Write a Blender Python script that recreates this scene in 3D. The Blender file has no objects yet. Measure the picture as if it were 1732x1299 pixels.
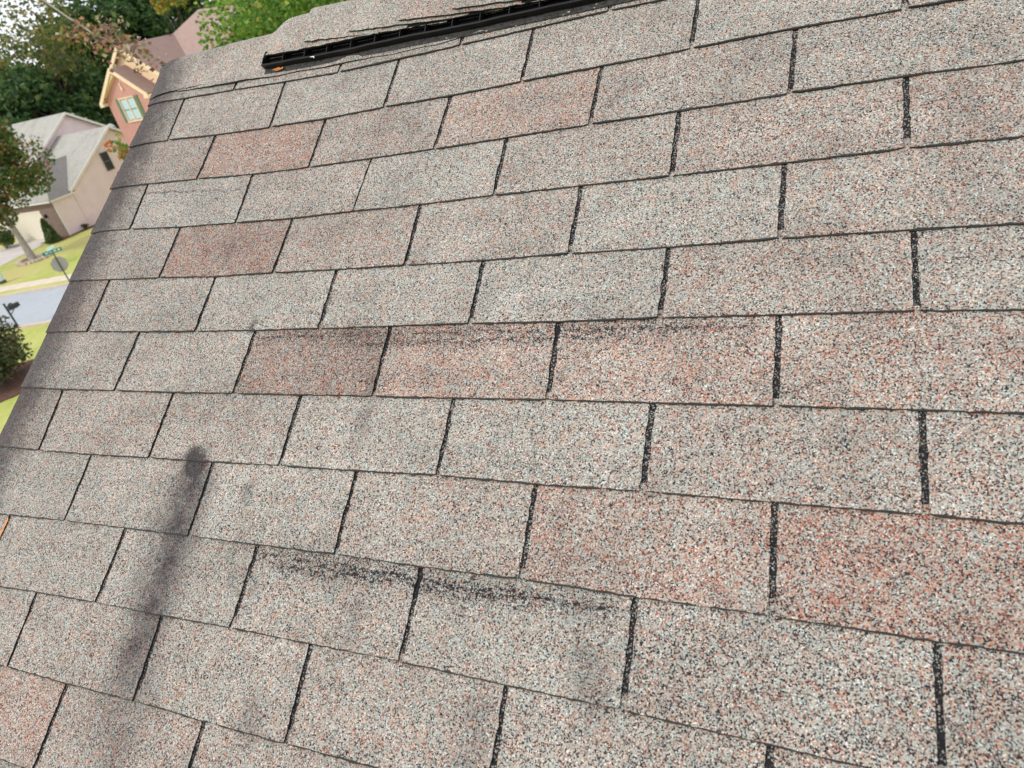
import bpy, math, random
from mathutils import Vector, Matrix

# ------------------------------------------------------------------ camera, world, sun, exposure
SC = bpy.context.scene
COL = SC.collection
TH = math.radians(34.5)                       # pitch of the roof we stand on
CT, ST = math.cos(TH), math.sin(TH)
MR = Matrix(((1, 0, 0), (0, CT, -ST), (0, ST, CT)))          # roof frame -> world
CAM_ROOF = Vector((1.41960637, -1.20824272, 0.86023323))
RC = Matrix(((0.9126518303029425, 0.16776199361945332, -0.3727231548234097),
             (0.011552822100836607, -0.9221112841409889, -0.386752261740461),
             (-0.4085745573897075, 0.348664155250697, -0.8435046756818374)))   # roof frame -> camera (x right, y down, z forward)
FPX = 1164.8133                                # focal length in pixels of a 1732 px wide frame
CW = MR @ CAM_ROOF
ZG = CW.z - 10.5                               # the ground lies 10.5 m below the camera

cam_d = bpy.data.cameras.new('camera')
cam = bpy.data.objects.new('camera', cam_d); COL.objects.link(cam)
r3 = MR @ RC.transposed() @ Matrix(((1, 0, 0), (0, -1, 0), (0, 0, -1)))
cam.matrix_world = Matrix.Translation(CW) @ r3.to_4x4()
cam_d.sensor_width = 36.0
cam_d.lens = FPX / 1732 * 36
cam_d.clip_start = 0.02
cam_d.clip_end = 1500
cam_d.dof.use_dof = True
cam_d.dof.focus_distance = 1.3
cam_d.dof.aperture_fstop = 7.0
SC.camera = cam

SUN_DIR = Vector((-0.50, -0.62, 0.72)).normalized()          # towards the sun
sun_el = math.asin(SUN_DIR.z)
world = bpy.data.worlds.new('World'); SC.world = world
world.use_nodes = True
wn = world.node_tree.nodes; wl = world.node_tree.links
wn.clear()
w_out = wn.new('ShaderNodeOutputWorld')
sky = wn.new('ShaderNodeTexSky'); sky.sky_type = 'NISHITA'; sky.sun_disc = False
sky.sun_elevation = sun_el
sky.sun_rotation = math.atan2(SUN_DIR.x, SUN_DIR.y)
sky.dust_density = 2.0
bg1 = wn.new('ShaderNodeBackground'); bg1.inputs['Strength'].default_value = 0.13
wl.new(sky.outputs[0], bg1.inputs['Color'])
bg2 = wn.new('ShaderNodeBackground'); bg2.inputs['Color'].default_value = (0.93, 0.96, 1.0, 1); bg2.inputs['Strength'].default_value = 1.15
tc = wn.new('ShaderNodeTexCoord')
nz = wn.new('ShaderNodeTexNoise'); nz.inputs['Scale'].default_value = 2.2; nz.inputs['Detail'].default_value = 6
wl.new(tc.outputs['Generated'], nz.inputs['Vector'])
cr = wn.new('ShaderNodeValToRGB')
cr.color_ramp.elements[0].position = 0.35; cr.color_ramp.elements[0].color = (0.62, 0.62, 0.62, 1)
cr.color_ramp.elements[1].position = 0.62; cr.color_ramp.elements[1].color = (1, 1, 1, 1)
wl.new(nz.outputs['Fac'], cr.inputs['Fac'])
mx = wn.new('ShaderNodeMixShader')
wl.new(cr.outputs[0], mx.inputs[0]); wl.new(bg1.outputs[0], mx.inputs[1]); wl.new(bg2.outputs[0], mx.inputs[2])
wl.new(mx.outputs[0], w_out.inputs['Surface'])

sun_d = bpy.data.lights.new('sun', 'SUN'); sun_d.energy = 1.5; sun_d.angle = math.radians(8)
sun_d.color = (1.0, 0.95, 0.87)
sun = bpy.data.objects.new('sun', sun_d); COL.objects.link(sun)
sun.rotation_euler = SUN_DIR.to_track_quat('Z', 'Y').to_euler()
SC.view_settings.view_transform = 'Standard'
SC.view_settings.look = 'None'
SC.view_settings.gamma = 1
SC.view_settings.use_curve_mapping = False
SC.view_settings.exposure = 0.25

# ------------------------------------------------------------------ helpers
def ray(px, py):
    d = MR @ (RC.transposed() @ Vector(((px - 866) / FPX, (py - 649.5) / FPX, 1)))
    return d.normalized()
def at(px, py, dist): return CW + ray(px, py) * dist
def gnd(px, py, h=0.0):
    d = ray(px, py); t = (ZG + h - CW.z) / d.z
    return CW + d * t
UP = Vector((0, 0, 1))

def tag(o, label=None, cat=None, group=None, kind=None):
    if label: o['label'] = label
    if cat: o['category'] = cat
    if group: o['group'] = group
    if kind: o['kind'] = kind
    return o
def empty(name, loc=(0, 0, 0), parent=None):
    o = bpy.data.objects.new(name, None); COL.objects.link(o); o.location = loc; o.parent = parent
    o.empty_display_size = 0.1
    return o
class MB:
    """collects faces, then builds one mesh object"""
    def __init__(s): s.v = []; s.f = []; s.m = []
    def add(s, vs, fs, m=0):
        n = len(s.v); s.v += [tuple(v) for v in vs]
        for f in fs: s.f.append(tuple(i + n for i in f)); s.m.append(m)
    def box(s, c, d, rz=0.0, m=0, M=None):
        x, y, z = d[0] / 2, d[1] / 2, d[2] / 2
        R = Matrix.Rotation(rz, 3, 'Z') if M is None else M
        vs = [Vector(c) + R @ Vector(p) for p in ((-x, -y, -z), (x, -y, -z), (x, y, -z), (-x, y, -z), (-x, -y, z), (x, -y, z), (x, y, z), (-x, y, z))]
        s.add(vs, [(0, 3, 2, 1), (4, 5, 6, 7), (0, 1, 5, 4), (1, 2, 6, 5), (2, 3, 7, 6), (3, 0, 4, 7)], m)
    def prism(s, poly, thick, m=0):
        """poly: planar list of Vectors; extruded by vector thick"""
        n = len(poly); t = Vector(thick)
        vs = [Vector(p) for p in poly] + [Vector(p) + t for p in poly]
        fs = [tuple(range(n))[::-1], tuple(range(n, 2 * n))] + [(i, (i + 1) % n, n + (i + 1) % n, n + i) for i in range(n)]
        s.add(vs, fs, m)
    def tube(s, pts, rad, seg=8, m=0, cap=True):
        pts = [Vector(p) for p in pts]; rings = []
        base = len(s.v)
        for i, p in enumerate(pts):
            t = (pts[min(i + 1, len(pts) - 1)] - pts[max(i - 1, 0)]).normalized()
            a = t.cross(Vector((0.13, 0.97, 0.21))).normalized(); b = t.cross(a)
            r = rad[i] if isinstance(rad, (list, tuple)) else rad
            for k in range(seg):
                an = 2 * math.pi * k / seg
                s.v.append(tuple(p + a * math.cos(an) * r + b * math.sin(an) * r))
        for i in range(len(pts) - 1):
            for k in range(seg):
                s.f.append((base + i * seg + k, base + i * seg + (k + 1) % seg, base + (i + 1) * seg + (k + 1) % seg, base + (i + 1) * seg + k)); s.m.append(m)
        if cap:
            s.f.append(tuple(base + k for k in range(seg))); s.m.append(m)
            s.f.append(tuple(base + (len(pts) - 1) * seg + k for k in range(seg))[::-1]); s.m.append(m)
    def build(s, name, mats, parent=None, smooth=False, origin=None):
        me = bpy.data.meshes.new(name)
        vs = s.v
        if origin is not None:
            o0 = Vector(origin); vs = [tuple(Vector(v) - o0) for v in vs]
        me.from_pydata(vs, [], s.f)
        if not isinstance(mats, (list, tuple)): mats = [mats]
        for m in mats: me.materials.append(m)
        if any(s.m): me.polygons.foreach_set('material_index', s.m)
        if smooth: me.polygons.foreach_set('use_smooth', [True] * len(me.polygons))
        me.update()
        o = bpy.data.objects.new(name, me); COL.objects.link(o); o.parent = parent
        if origin is not None: o.location = origin
        return o

# ---- node helpers
class NT:
    def __init__(s, name):
        s.mat = bpy.data.materials.new(name); s.mat.use_nodes = True
        s.t = s.mat.node_tree; s.n = s.t.nodes; s.l = s.t.links
        s.p = s.n['Principled BSDF']
    def put(s, sock, v):
        if hasattr(v, 'is_output'): s.l.new(v, sock)
        else: sock.default_value = v
    def m(s, op, a, b=0.0, c=None, clamp=False):
        n = s.n.new('ShaderNodeMath'); n.operation = op; n.use_clamp = clamp
        s.put(n.inputs[0], a); s.put(n.inputs[1], b)
        if c is not None: s.put(n.inputs[2], c)
        return n.outputs[0]
    def ss(s, x, a, b):
        n = s.n.new('ShaderNodeMapRange'); n.interpolation_type = 'SMOOTHSTEP'
        s.put(n.inputs[0], x); n.inputs[1].default_value = a; n.inputs[2].default_value = b
        return n.outputs[0]
    def lerp(s, x, a, b, c, d):
        n = s.n.new('ShaderNodeMapRange'); s.put(n.inputs[0], x)
        for i, v in enumerate((a, b, c, d)): n.inputs[i + 1].default_value = v
        return n.outputs[0]
    def coord(s, which='Object'): return s.n.new('ShaderNodeTexCoord').outputs[which]
    def mapv(s, v, sc=(1, 1, 1), loc=(0, 0, 0)):
        n = s.n.new('ShaderNodeMapping'); s.l.new(v, n.inputs[0]); n.inputs['Scale'].default_value = sc; n.inputs['Location'].default_value = loc
        return n.outputs[0]
    def noise(s, v, scale, detail=2, rough=0.5, out='Fac'):
        n = s.n.new('ShaderNodeTexNoise'); s.l.new(v, n.inputs['Vector']); n.inputs['Scale'].default_value = scale
        n.inputs['Detail'].default_value = detail; n.inputs['Roughness'].default_value = rough
        return n.outputs[out]
    def voro(s, v, scale, out='Color', rnd=1.0, feat='F1'):
        n = s.n.new('ShaderNodeTexVoronoi'); n.feature = feat; s.l.new(v, n.inputs['Vector']); n.inputs['Scale'].default_value = scale
        n.inputs['Randomness'].default_value = rnd
        return n.outputs[out]
    def ramp(s, x, stops, const=False):
        n = s.n.new('ShaderNodeValToRGB'); s.put(n.inputs[0], x)
        r = n.color_ramp; r.interpolation = 'CONSTANT' if const else 'LINEAR'
        while len(r.elements) < len(stops): r.elements.new(0.5)
        for e, (p, c) in zip(r.elements, stops):
            e.position = p; e.color = (c[0], c[1], c[2], 1)
        return n.outputs[0]
    def mix(s, f, a, b, mode='MIX'):
        n = s.n.new('ShaderNodeMix'); n.data_type = 'RGBA'; n.blend_type = mode
        s.put(n.inputs[0], f)
        for k, v in ((6, a), (7, b)):
            if isinstance(v, tuple): n.inputs[k].default_value = (*v[:3], 1)
            else: s.put(n.inputs[k], v)
        return n.outputs[2]
    def bump(s, h, strength, dist, nrm=None):
        n = s.n.new('ShaderNodeBump'); s.l.new(h, n.inputs['Height']); n.inputs['Strength'].default_value = strength
        n.inputs['Distance'].default_value = dist
        if nrm is not None: s.l.new(nrm, n.inputs['Normal'])
        s.l.new(n.outputs[0], s.p.inputs['Normal']); return n.outputs[0]
    def col(s, c): s.put(s.p.inputs['Base Color'], (*c, 1) if isinstance(c, tuple) else c)
    def rough(s, r): s.put(s.p.inputs['Roughness'], r)

def plain(name, c, rough=0.7, var=0.15, scale=6.0, metal=0.0, bump=0.0):
    g = NT(name); o = g.coord()
    f = g.noise(o, scale, 4, 0.6)
    a = tuple(x * (1 - var) for x in c); b = tuple(min(1, x * (1 + var)) for x in c)
    g.col(g.ramp(f, [(0.3, a), (0.7, b)])); g.rough(rough); g.p.inputs['Metallic'].default_value = metal
    if bump: g.bump(g.noise(o, scale * 12, 3, 0.6), 0.5, bump)
    return g.mat

# ------------------------------------------------------------------ the granule-surfaced asphalt shingle
# object colour: R = share of rust granules, G = brightness, B = share of lost granules (bare asphalt)
def granule_material():
    g = NT('shingle_granules')
    co = g.coord('Object')
    oi = g.n.new('ShaderNodeObjectInfo')
    sep = g.n.new('ShaderNodeSeparateColor'); g.l.new(oi.outputs['Color'], sep.inputs[0])
    o_rust, o_bri, o_bare = sep.outputs[0], sep.outputs[1], sep.outputs[2]
    rnd = oi.outputs['Random']
    sx = g.n.new('ShaderNodeSeparateXYZ'); g.l.new(co, sx.inputs[0])
    U, V = sx.outputs[0], sx.outputs[1]
    wob = g.noise(co, 900, 2, 0.6, 'Color')
    va = g.n.new('ShaderNodeVectorMath'); va.operation = 'MULTIPLY_ADD'
    g.l.new(wob, va.inputs[0]); va.inputs[1].default_value = (0.0009,) * 3; g.l.new(co, va.inputs[2])
    gc = va.outputs[0]
    vn = g.n.new('ShaderNodeTexVoronoi'); g.l.new(gc, vn.inputs['Vector']); vn.inputs['Scale'].default_value = 620
    cs = g.n.new('ShaderNodeSeparateColor'); g.l.new(vn.outputs['Color'], cs.inputs[0])
    p1, p2, p3 = cs.outputs[0], cs.outputs[1], cs.outputs[2]
    dist = vn.outputs['Distance']
    base = g.ramp(p1, [(0.0, (0.085, 0.080, 0.080)), (0.06, (0.21, 0.195, 0.18)), (0.17, (0.36, 0.345, 0.315)), (0.38, (0.47, 0.455, 0.42)),
                       (0.62, (0.54, 0.53, 0.495)), (0.80, (0.45, 0.50, 0.475)), (0.89, (0.54, 0.39, 0.26)), (0.935, (0.78, 0.765, 0.72))], True)
    rustc = g.ramp(p1, [(0.0, (0.20, 0.085, 0.070)), (0.18, (0.43, 0.145, 0.10)), (0.40, (0.50, 0.24, 0.17)), (0.62, (0.51, 0.35, 0.28)), (0.85, (0.55, 0.43, 0.36))], True)
    # rust share drifts over the roof
    n1 = g.noise(co, 9, 3, 0.55)
    n2 = g.noise(co, 55, 2, 0.5)
    drift = g.m('ADD', g.m('MULTIPLY', g.m('SUBTRACT', n1, 0.5), 0.55), g.m('MULTIPLY', g.m('SUBTRACT', n2, 0.5), 0.9))
    pr = g.m('ADD', g.m('MULTIPLY', o_rust, g.m('ADD', 1.0, g.m('MULTIPLY', drift, 2.2))), 0.0)
    isr = g.m('LESS_THAN', p2, pr)
    tint = g.ramp(g.noise(g.mapv(co, (1, 1, 1), (5.5, 2.2, 0)), 48, 3, 0.6), [(0.36, (0.955, 1.0, 0.985)), (0.5, (1.01, 0.99, 0.97)), (0.66, (1.09, 0.965, 0.90))])
    c = g.mix(1.0, g.mix(isr, base, rustc), tint, 'MULTIPLY')
    # ---- worn and stained places
    wn_ = g.noise(g.mapv(co, (6, 60, 1)), 3.0, 4, 0.7)          # stretched along the course
    fine = g.noise(co, 160, 3, 0.65)
    def scuff(u0, u1, v, w, slope=0.0, amp=0.02, k=1.0):
        wavy = g.m('MULTIPLY', g.m('SUBTRACT', g.noise(g.mapv(co, (1, 0.05, 1)), 19, 6, 0.72), 0.5), amp * 2)
        vc = g.m('ADD', g.m('ADD', v, g.m('MULTIPLY', g.m('SUBTRACT', U, u0), slope)), wavy)
        d = g.m('ABSOLUTE', g.m('SUBTRACT', V, vc))
        band = g.m('ADD', g.m('MULTIPLY', g.m('SUBTRACT', 1.0, g.ss(d, w * 0.02, w * 0.30)), 0.55), g.m('MULTIPLY', g.m('SUBTRACT', 1.0, g.ss(d, 0.0, w * 1.5)), 0.55))
        ends = g.m('MULTIPLY', g.ss(U, u0 - 0.01, u0 + 0.02), g.m('SUBTRACT', 1.0, g.ss(U, u1 - 0.05, u1 + 0.01)))
        t = g.ss(g.m('ADD', g.m('MULTIPLY', fine, 0.75), g.m('MULTIPLY', wn_, 0.65)), 0.54, 0.78)
        return g.m('MULTIPLY', g.m('MULTIPLY', g.m('MULTIPLY', band, ends), t), k)
    sc_list = [scuff(0.47, 1.37, -0.766, 0.018, 0.0, 0.012, 0.85), scuff(0.66, 1.20, -0.784, 0.010, 0.01, 0.016, 0.8),
               scuff(0.62, 1.225, -1.145, 0.017, -0.006, 0.010, 1.0), scuff(0.66, 1.10, -1.158, 0.014, 0.012, 0.022, 0.9),
               scuff(-0.02, 0.30, -0.386, 0.004, -0.09, 0.010, 1.0), scuff(1.23, 1.56, -1.285, 0.045, 0, 0.01, 0.25),
               scuff(0.44, 0.48, -0.745, 0.015, 0, 0.0, 0.9)]
    bare = o_bare
    for q in sc_list: bare = g.m('ADD', bare, g.m('MULTIPLY', q, 0.50))
    patch = g.ss(g.noise(g.mapv(co, (1, 1.6, 1), (3.1, 1.7, 0)), 17, 4, 0.7), 0.56, 0.78)
    bare = g.m('ADD', bare, g.m('MULTIPLY', patch, 0.14))
    bare = g.m('ADD', bare, g.m('MULTIPLY', g.ss(g.noise(g.mapv(co, (1, 1, 1), (2.2, 7.1, 0)), 130, 2, 0.5), 0.70, 0.78), 0.55))
    isb = g.m('LESS_THAN', p3, bare)
    c = g.mix(isb, c, (0.020, 0.018, 0.022))
    # asphalt between the grains
    gap = g.ss(dist, 0.50, 0.86)
    c = g.mix(g.m('MULTIPLY', gap, 0.55), c, (0.06, 0.056, 0.055))
    # ---- soot and algae streaks running straight down the slope
    def streak(u, hw, v0, v1, k, wob=0.03, head=0.015):
        uu = g.m('ADD', g.m('SUBTRACT', U, u), g.m('MULTIPLY', g.m('SUBTRACT', g.noise(g.mapv(co, (0.3, 1, 1)), 7, 3, 0.6), 0.5), wob * 2))
        a = g.m('SUBTRACT', 1.0, g.ss(g.m('ABSOLUTE', uu), 0.0, hw))
        Vn = g.m('ADD', g.m('ADD', V, g.m('MULTIPLY', g.m('SUBTRACT', g.noise(co, 38, 3, 0.6), 0.5), 0.05)), g.m('MULTIPLY', g.m('MULTIPLY', uu, uu), 9.0))
        r = g.m('MULTIPLY', g.m('SUBTRACT', 1.0, g.ss(Vn, v0 - head, v0 + 0.006)), g.ss(V, v1, v1 + abs(v1 - v0) * 0.5))
        mot = g.lerp(g.noise(co, 30, 4, 0.65), 0.3, 0.62, 0.64, 1.0)
        return g.m('MULTIPLY', g.m('MULTIPLY', g.m('MULTIPLY', a, r), mot), k, None, True)
    st = streak(0.440, 0.080, -0.985, -1.54, 1.0, 0.012, 0.05)
    for q in (streak(0.430, 0.044, -0.972, -1.06, 2.0, 0.006, 0.035), streak(0.45, 0.04, -1.01, -1.19, 0.9, 0.012, 0.02), streak(0.425, 0.035, -1.14, -1.30, 0.75, 0.012, 0.02), streak(0.405, 0.060, -1.05, -1.40, 0.55, 0.02, 0.06), streak(0.47, 0.070, -1.28, -1.60, 0.45, 0.02, 0.05), streak(0.752, 0.030, -0.81, -1.02, 0.42), streak(0.57, 0.022, -1.015, -1.10, 0.45),
              streak(0.835, 0.020, -1.17, -1.28, 0.40), streak(1.04, 0.035, -1.27, -1.43, 0.30), streak(1.17, 0.04, -1.19, -1.31, 0.40),
              streak(0.70, 0.05, -1.33, -1.42, 0.35), streak(0.33, 0.02, -0.55, -0.63, 0.35), streak(0.455, 0.012, -0.728, -0.765, 0.8, 0.004),
              streak(0.93, 0.03, -0.66, -0.74, 0.2)):
        st = g.m('MAXIMUM', st, q)
    for q in sc_list[:5]: st = g.m('MAXIMUM', st, g.m('MULTIPLY', q, 0.50))
    # dirt that gathers along the rake
    edge = g.m('MULTIPLY', g.m('SUBTRACT', 1.0, g.ss(g.m('ADD', U, g.m('MULTIPLY', g.m('SUBTRACT', g.noise(co, 22, 4, 0.7), 0.5), 0.12)), -0.125, -0.01)), 0.85)
    st = g.m('MAXIMUM', st, edge)
    smud = g.m('MULTIPLY', g.ss(g.noise(g.mapv(co, (1.2, 0.8, 1), (9.1, 4.4, 0)), 8.5, 5, 0.7), 0.54, 0.78), 0.34)
    st = g.m('MAXIMUM', st, smud)
    soot = g.mix(0.25, g.mix(1.0, c, (0.17, 0.15, 0.175), 'MULTIPLY'), (0.055, 0.048, 0.056))
    c = g.mix(g.m('MULTIPLY', g.m('MINIMUM', st, 1.0), 0.97), c, soot)
    # broad weathering
    wv = g.lerp(g.noise(g.mapv(co, (1, 1.3, 1)), 6.5, 5, 0.62), 0.3, 0.7, 0.82, 1.12)
    wv = g.m('MULTIPLY', wv, g.lerp(g.noise(g.mapv(co, (1.0, 0.25, 1)), 30, 3, 0.6), 0.3, 0.7, 0.95, 1.04))
    bri = g.m('MULTIPLY', g.m('MULTIPLY', wv, o_bri), 0.85)
    cm = g.n.new('ShaderNodeCombineColor')
    for i in range(3): g.l.new(bri, cm.inputs[i])
    c = g.mix(1.0, c, cm.outputs[0], 'MULTIPLY')
    g.col(c); g.rough(0.88)
    g.p.inputs['Specular IOR Level'].default_value = 0.3
    hgt = g.m('ADD', g.m('MULTIPLY', g.m('SUBTRACT', 1.0, dist), g.m('ADD', 0.6, g.m('MULTIPLY', p2, 0.6))), g.m('MULTIPLY', g.noise(co, 60, 2), 0.3))
    g.bump(hgt, 0.55, 0.0011)
    return g.mat
M_GRAN = granule_material()
M_EDGE = plain('shingle_asphalt_edge', (0.016, 0.013, 0.012), 0.75, 0.4, 300)

# ------------------------------------------------------------------ our roof: measured course lines and cutouts
LINES = {
 1: [(-0.165, -0.093), (-0.11, -0.0975), (-0.02, -0.1039), (0.1482, -0.1121), (0.305, -0.1215), (0.4598, -0.128), (0.6123, -0.1275), (0.7582, -0.1249), (0.9143, -0.1222), (1.0629, -0.1186), (1.221, -0.122), (1.53, -0.124)],
 2: [(-0.16, -0.2279), (-0.1, -0.231), (-0.0116, -0.2339), (0.146, -0.2457), (0.3135, -0.2524), (0.4637, -0.2572), (0.6123, -0.255), (0.764, -0.2571), (0.9131, -0.2536), (1.0646, -0.2515), (1.2181, -0.249), (1.3782, -0.2465), (1.5272, -0.2487)],
 3: [(-0.16, -0.353), (-0.1, -0.3575), (-0.0197, -0.3614), (0.146, -0.3685), (0.3097, -0.3786), (0.4643, -0.3825), (0.7601, -0.3832), (0.906, -0.3817), (1.0611, -0.3804), (1.2089, -0.3792), (1.373, -0.3771), (1.5248, -0.3766), (1.661, -0.3803)],
 4: [(-0.16, -0.4804), (-0.1, -0.4825), (-0.0111, -0.4865), (0.1502, -0.4963), (0.3141, -0.502), (0.4635, -0.5069), (0.6118, -0.506), (0.7587, -0.507), (0.9058, -0.5051), (1.062, -0.5051), (1.2082, -0.5064), (1.369, -0.5052), (1.5224, -0.5035), (1.6516, -0.5055)],
 5: [(-0.162, -0.610), (-0.1, -0.6145), (-0.0108, -0.6182), (0.151, -0.6226), (0.3104, -0.6297), (0.4633, -0.6308), (0.6118, -0.6331), (0.761, -0.6344), (0.9117, -0.6349), (1.0615, -0.6341), (1.2145, -0.6346), (1.3666, -0.6334), (1.5263, -0.6338), (1.6419, -0.6356)],
 6: [(-0.162, -0.7422), (-0.1, -0.744), (-0.0063, -0.7462), (0.1527, -0.7498), (0.3132, -0.7524), (0.4643, -0.7532), (0.6147, -0.7534), (0.7623, -0.7525), (0.9125, -0.7515), (1.0613, -0.7526), (1.2129, -0.7514), (1.3693, -0.7514), (1.5255, -0.7511), (1.6329, -0.7535)],
 7: [(-0.16, -0.8732), (-0.1, -0.877), (-0.0094, -0.8795), (0.1527, -0.8791), (0.3112, -0.8806), (0.4647, -0.8794), (0.6155, -0.8796), (0.7643, -0.879), (0.9103, -0.8793), (1.0653, -0.8787), (1.2147, -0.8795), (1.3692, -0.8798), (1.5269, -0.8808), (1.6234, -0.8816)],
 8: [(-0.16, -1.0085), (0.0007, -1.0102), (0.1539, -1.0106), (0.3138, -1.008), (0.4676, -1.0065), (0.6166, -1.0035), (0.7676, -1.0026), (0.9118, -1.0), (1.0661, -1.002), (1.2141, -1.001), (1.3717, -1.0020), (1.5263, -1.0029), (1.6142, -1.0049)],
 9: [(-0.16, -1.143), (-0.0072, -1.1414), (0.1556, -1.1369), (0.3156, -1.135), (0.4703, -1.1332), (0.618, -1.1323), (0.7698, -1.13), (0.9165, -1.131), (1.0673, -1.129), (1.2184, -1.1313), (1.3735, -1.1315), (1.5308, -1.1335), (1.6046, -1.1332)],
 10: [(-0.16, -1.273), (0.0544, -1.2687), (0.1542, -1.2652), (0.3143, -1.2614), (0.4675, -1.26), (0.616, -1.2571), (0.765, -1.2564), (0.9154, -1.2549), (1.0702, -1.2569), (1.2166, -1.2577), (1.3761, -1.2609)],
 11: [(-0.16, -1.397), (0.1587, -1.3891), (0.3117, -1.3883), (0.4714, -1.3856), (0.615, -1.3857), (0.768, -1.3838), (0.9249, -1.3815)],
 12: [(-0.16, -1.518), (0.2268, -1.5156), (0.2749, -1.5158), (0.9, -1.512)]}
SLOTS = {
 0: [(0.1458, 0.1482), (0.4587, 0.4598), (0.7593, 0.7582), (1.0643, 1.0629)],
 1: [(-0.02, -0.0116), (0.305, 0.3135), (0.6123, 0.6123), (0.9143, 0.9131), (1.221, 1.2181), (1.5272, 1.5272)],
 2: [(0.146, 0.146), (0.4637, 0.4643), (0.764, 0.7601), (1.0646, 1.0611), (1.3782, 1.373)],
 3: [(-0.0197, -0.0111), (0.3097, 0.3141), (0.616, 0.6118), (0.906, 0.9058), (1.2089, 1.2082), (1.5248, 1.5224)],
 4: [(0.1502, 0.151), (0.4635, 0.4633), (0.7587, 0.761), (1.062, 1.0615), (1.369, 1.3666)],
 5: [(-0.0108, -0.0063), (0.3104, 0.3132), (0.6118, 0.6147), (0.9117, 0.9125), (1.2145, 1.2129), (1.5263, 1.5255)],
 6: [(0.1527, 0.1527), (0.4643, 0.4647), (0.7623, 0.7643), (1.0613, 1.0653), (1.3693, 1.3692)],
 7: [(-0.0094, 0.0007), (0.3112, 0.3138), (0.6155, 0.6166), (0.9103, 0.9118), (1.2147, 1.2141), (1.5269, 1.5263)],
 8: [(0.1539, 0.1556), (0.4676, 0.4703), (0.7676, 0.7698), (1.0661, 1.0673), (1.3717, 1.3735)],
 9: [(-0.0072, -0.0072), (0.3156, 0.3143), (0.618, 0.616), (0.9165, 0.9154), (1.2184, 1.2166), (1.5308, 1.5308)],
 10: [(0.1542, 0.1587), (0.4675, 0.4714), (0.765, 0.768), (1.0702, 1.0702), (1.3761, 1.3761)],
 11: [(0.002, 0.004), (0.3117, 0.3117), (0.615, 0.615), (0.921, 0.921), (1.227, 1.227)],
 12: [(0.155, 0.157), (0.46, 0.462), (0.766, 0.768), (1.07, 1.07)],
 13: [(0.0, 0.002), (0.31, 0.312)],
 14: [(0.155, 0.157), (0.46, 0.462)]}
# (rust share, brightness, bare share) of single tabs: course -> index from the rake
TONE = {
 0: {0: (.12, .92, .05), 1: (.14, .96, .04), 2: (.14, .93, .06), 3: (.15, .93, .05)},
 1: {0: (.14, .84, .08), 1: (.16, .96, .04), 2: (.10, .97, .04), 3: (.13, .97, .04), 4: (.14, 1.0, .05), 5: (.13, 1.0, .05)},
 2: {0: (.24, .86, .05), 1: (.48, .88, .04), 2: (.24, .93, .05), 3: (.36, .95, .05), 4: (.18, .96, .06), 5: (.13, .95, .08)},
 3: {0: (.16, .84, .07), 1: (.09, .95, .04), 2: (.16, .94, .05), 3: (.08, .98, .05), 4: (.17, .98, .05), 5: (.24, .97, .07), 6: (.26, .98, .06)},
 4: {0: (.16, .88, .06), 1: (.50, .80, .04), 2: (.27, .95, .04), 3: (.19, .98, .04), 4: (.09, 1.02, .06), 5: (.20, .98, .06), 6: (.20, .98, .06)},
 5: {0: (.24, .80, .08), 1: (.15, .93, .05), 2: (.09, .96, .04), 3: (.12, 1.0, .04), 4: (.08, 1.01, .05), 5: (.24, .99, .06), 6: (.14, .99, .07)},
 6: {0: (.15, .90, .05), 1: (.17, .97, .04), 2: (.42, .80, .06), 3: (.38, .98, .05), 4: (.35, 1.0, .07), 5: (.30, 1.0, .08)},
 7: {0: (.22, .86, .06), 1: (.22, .95, .05), 2: (.17, .96, .05), 3: (.12, 1.02, .05), 4: (.12, 1.02, .06), 5: (.20, 1.0, .07), 6: (.17, 1.0, .08)},
 8: {0: (.10, .95, .05), 1: (.13, .96, .05), 2: (.12, 1.02, .05), 3: (.20, 1.0, .06), 4: (.36, .98, .07), 5: (.46, .93, .10)},
 9: {0: (.14, .96, .05), 1: (.13, .97, .05), 2: (.12, .98, .05), 3: (.17, .97, .06), 4: (.12, 1.0, .06), 5: (.18, .98, .13), 6: (.24, .96, .14)},
 10: {0: (.18, .98, .05), 1: (.18, .97, .06), 2: (.17, 1.0, .05), 3: (.20, 1.0, .05), 4: (.18, 1.0, .09), 5: (.25, 1.0, .10)},
 11: {0: (.40, .97, .05), 1: (.40, .96, .05), 2: (.26, .94, .05), 3: (.20, 1.0, .06), 4: (.20, 1.0, .06)},
}
U_RAKE = -0.158
U_END = 2.75
E = 0.127
def line_v(L, u):
    if L not in LINES: return -0.0035 - E * L
    p = LINES[L]
    if u <= p[0][0]: return p[0][1]
    for (a, va), (b, vb) in zip(p, p[1:]):
        if u <= b: return va + (vb - va) * (u - a) / (b - a)
    nom = -0.0035 - E * L
    k = min(1.0, (u - p[-1][0]) / 0.4)
    return p[-1][1] + (nom - p[-1][1]) * k
def sag(u):
    d = max(0.0, -0.088 - u) / 0.07
    return -0.007 * d * d
RND = random.Random(5)

house = empty('house', (0, 0, 0))
tag(house, 'house under the camera with a worn grey and rust speckled shingle roof', 'house')
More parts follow.
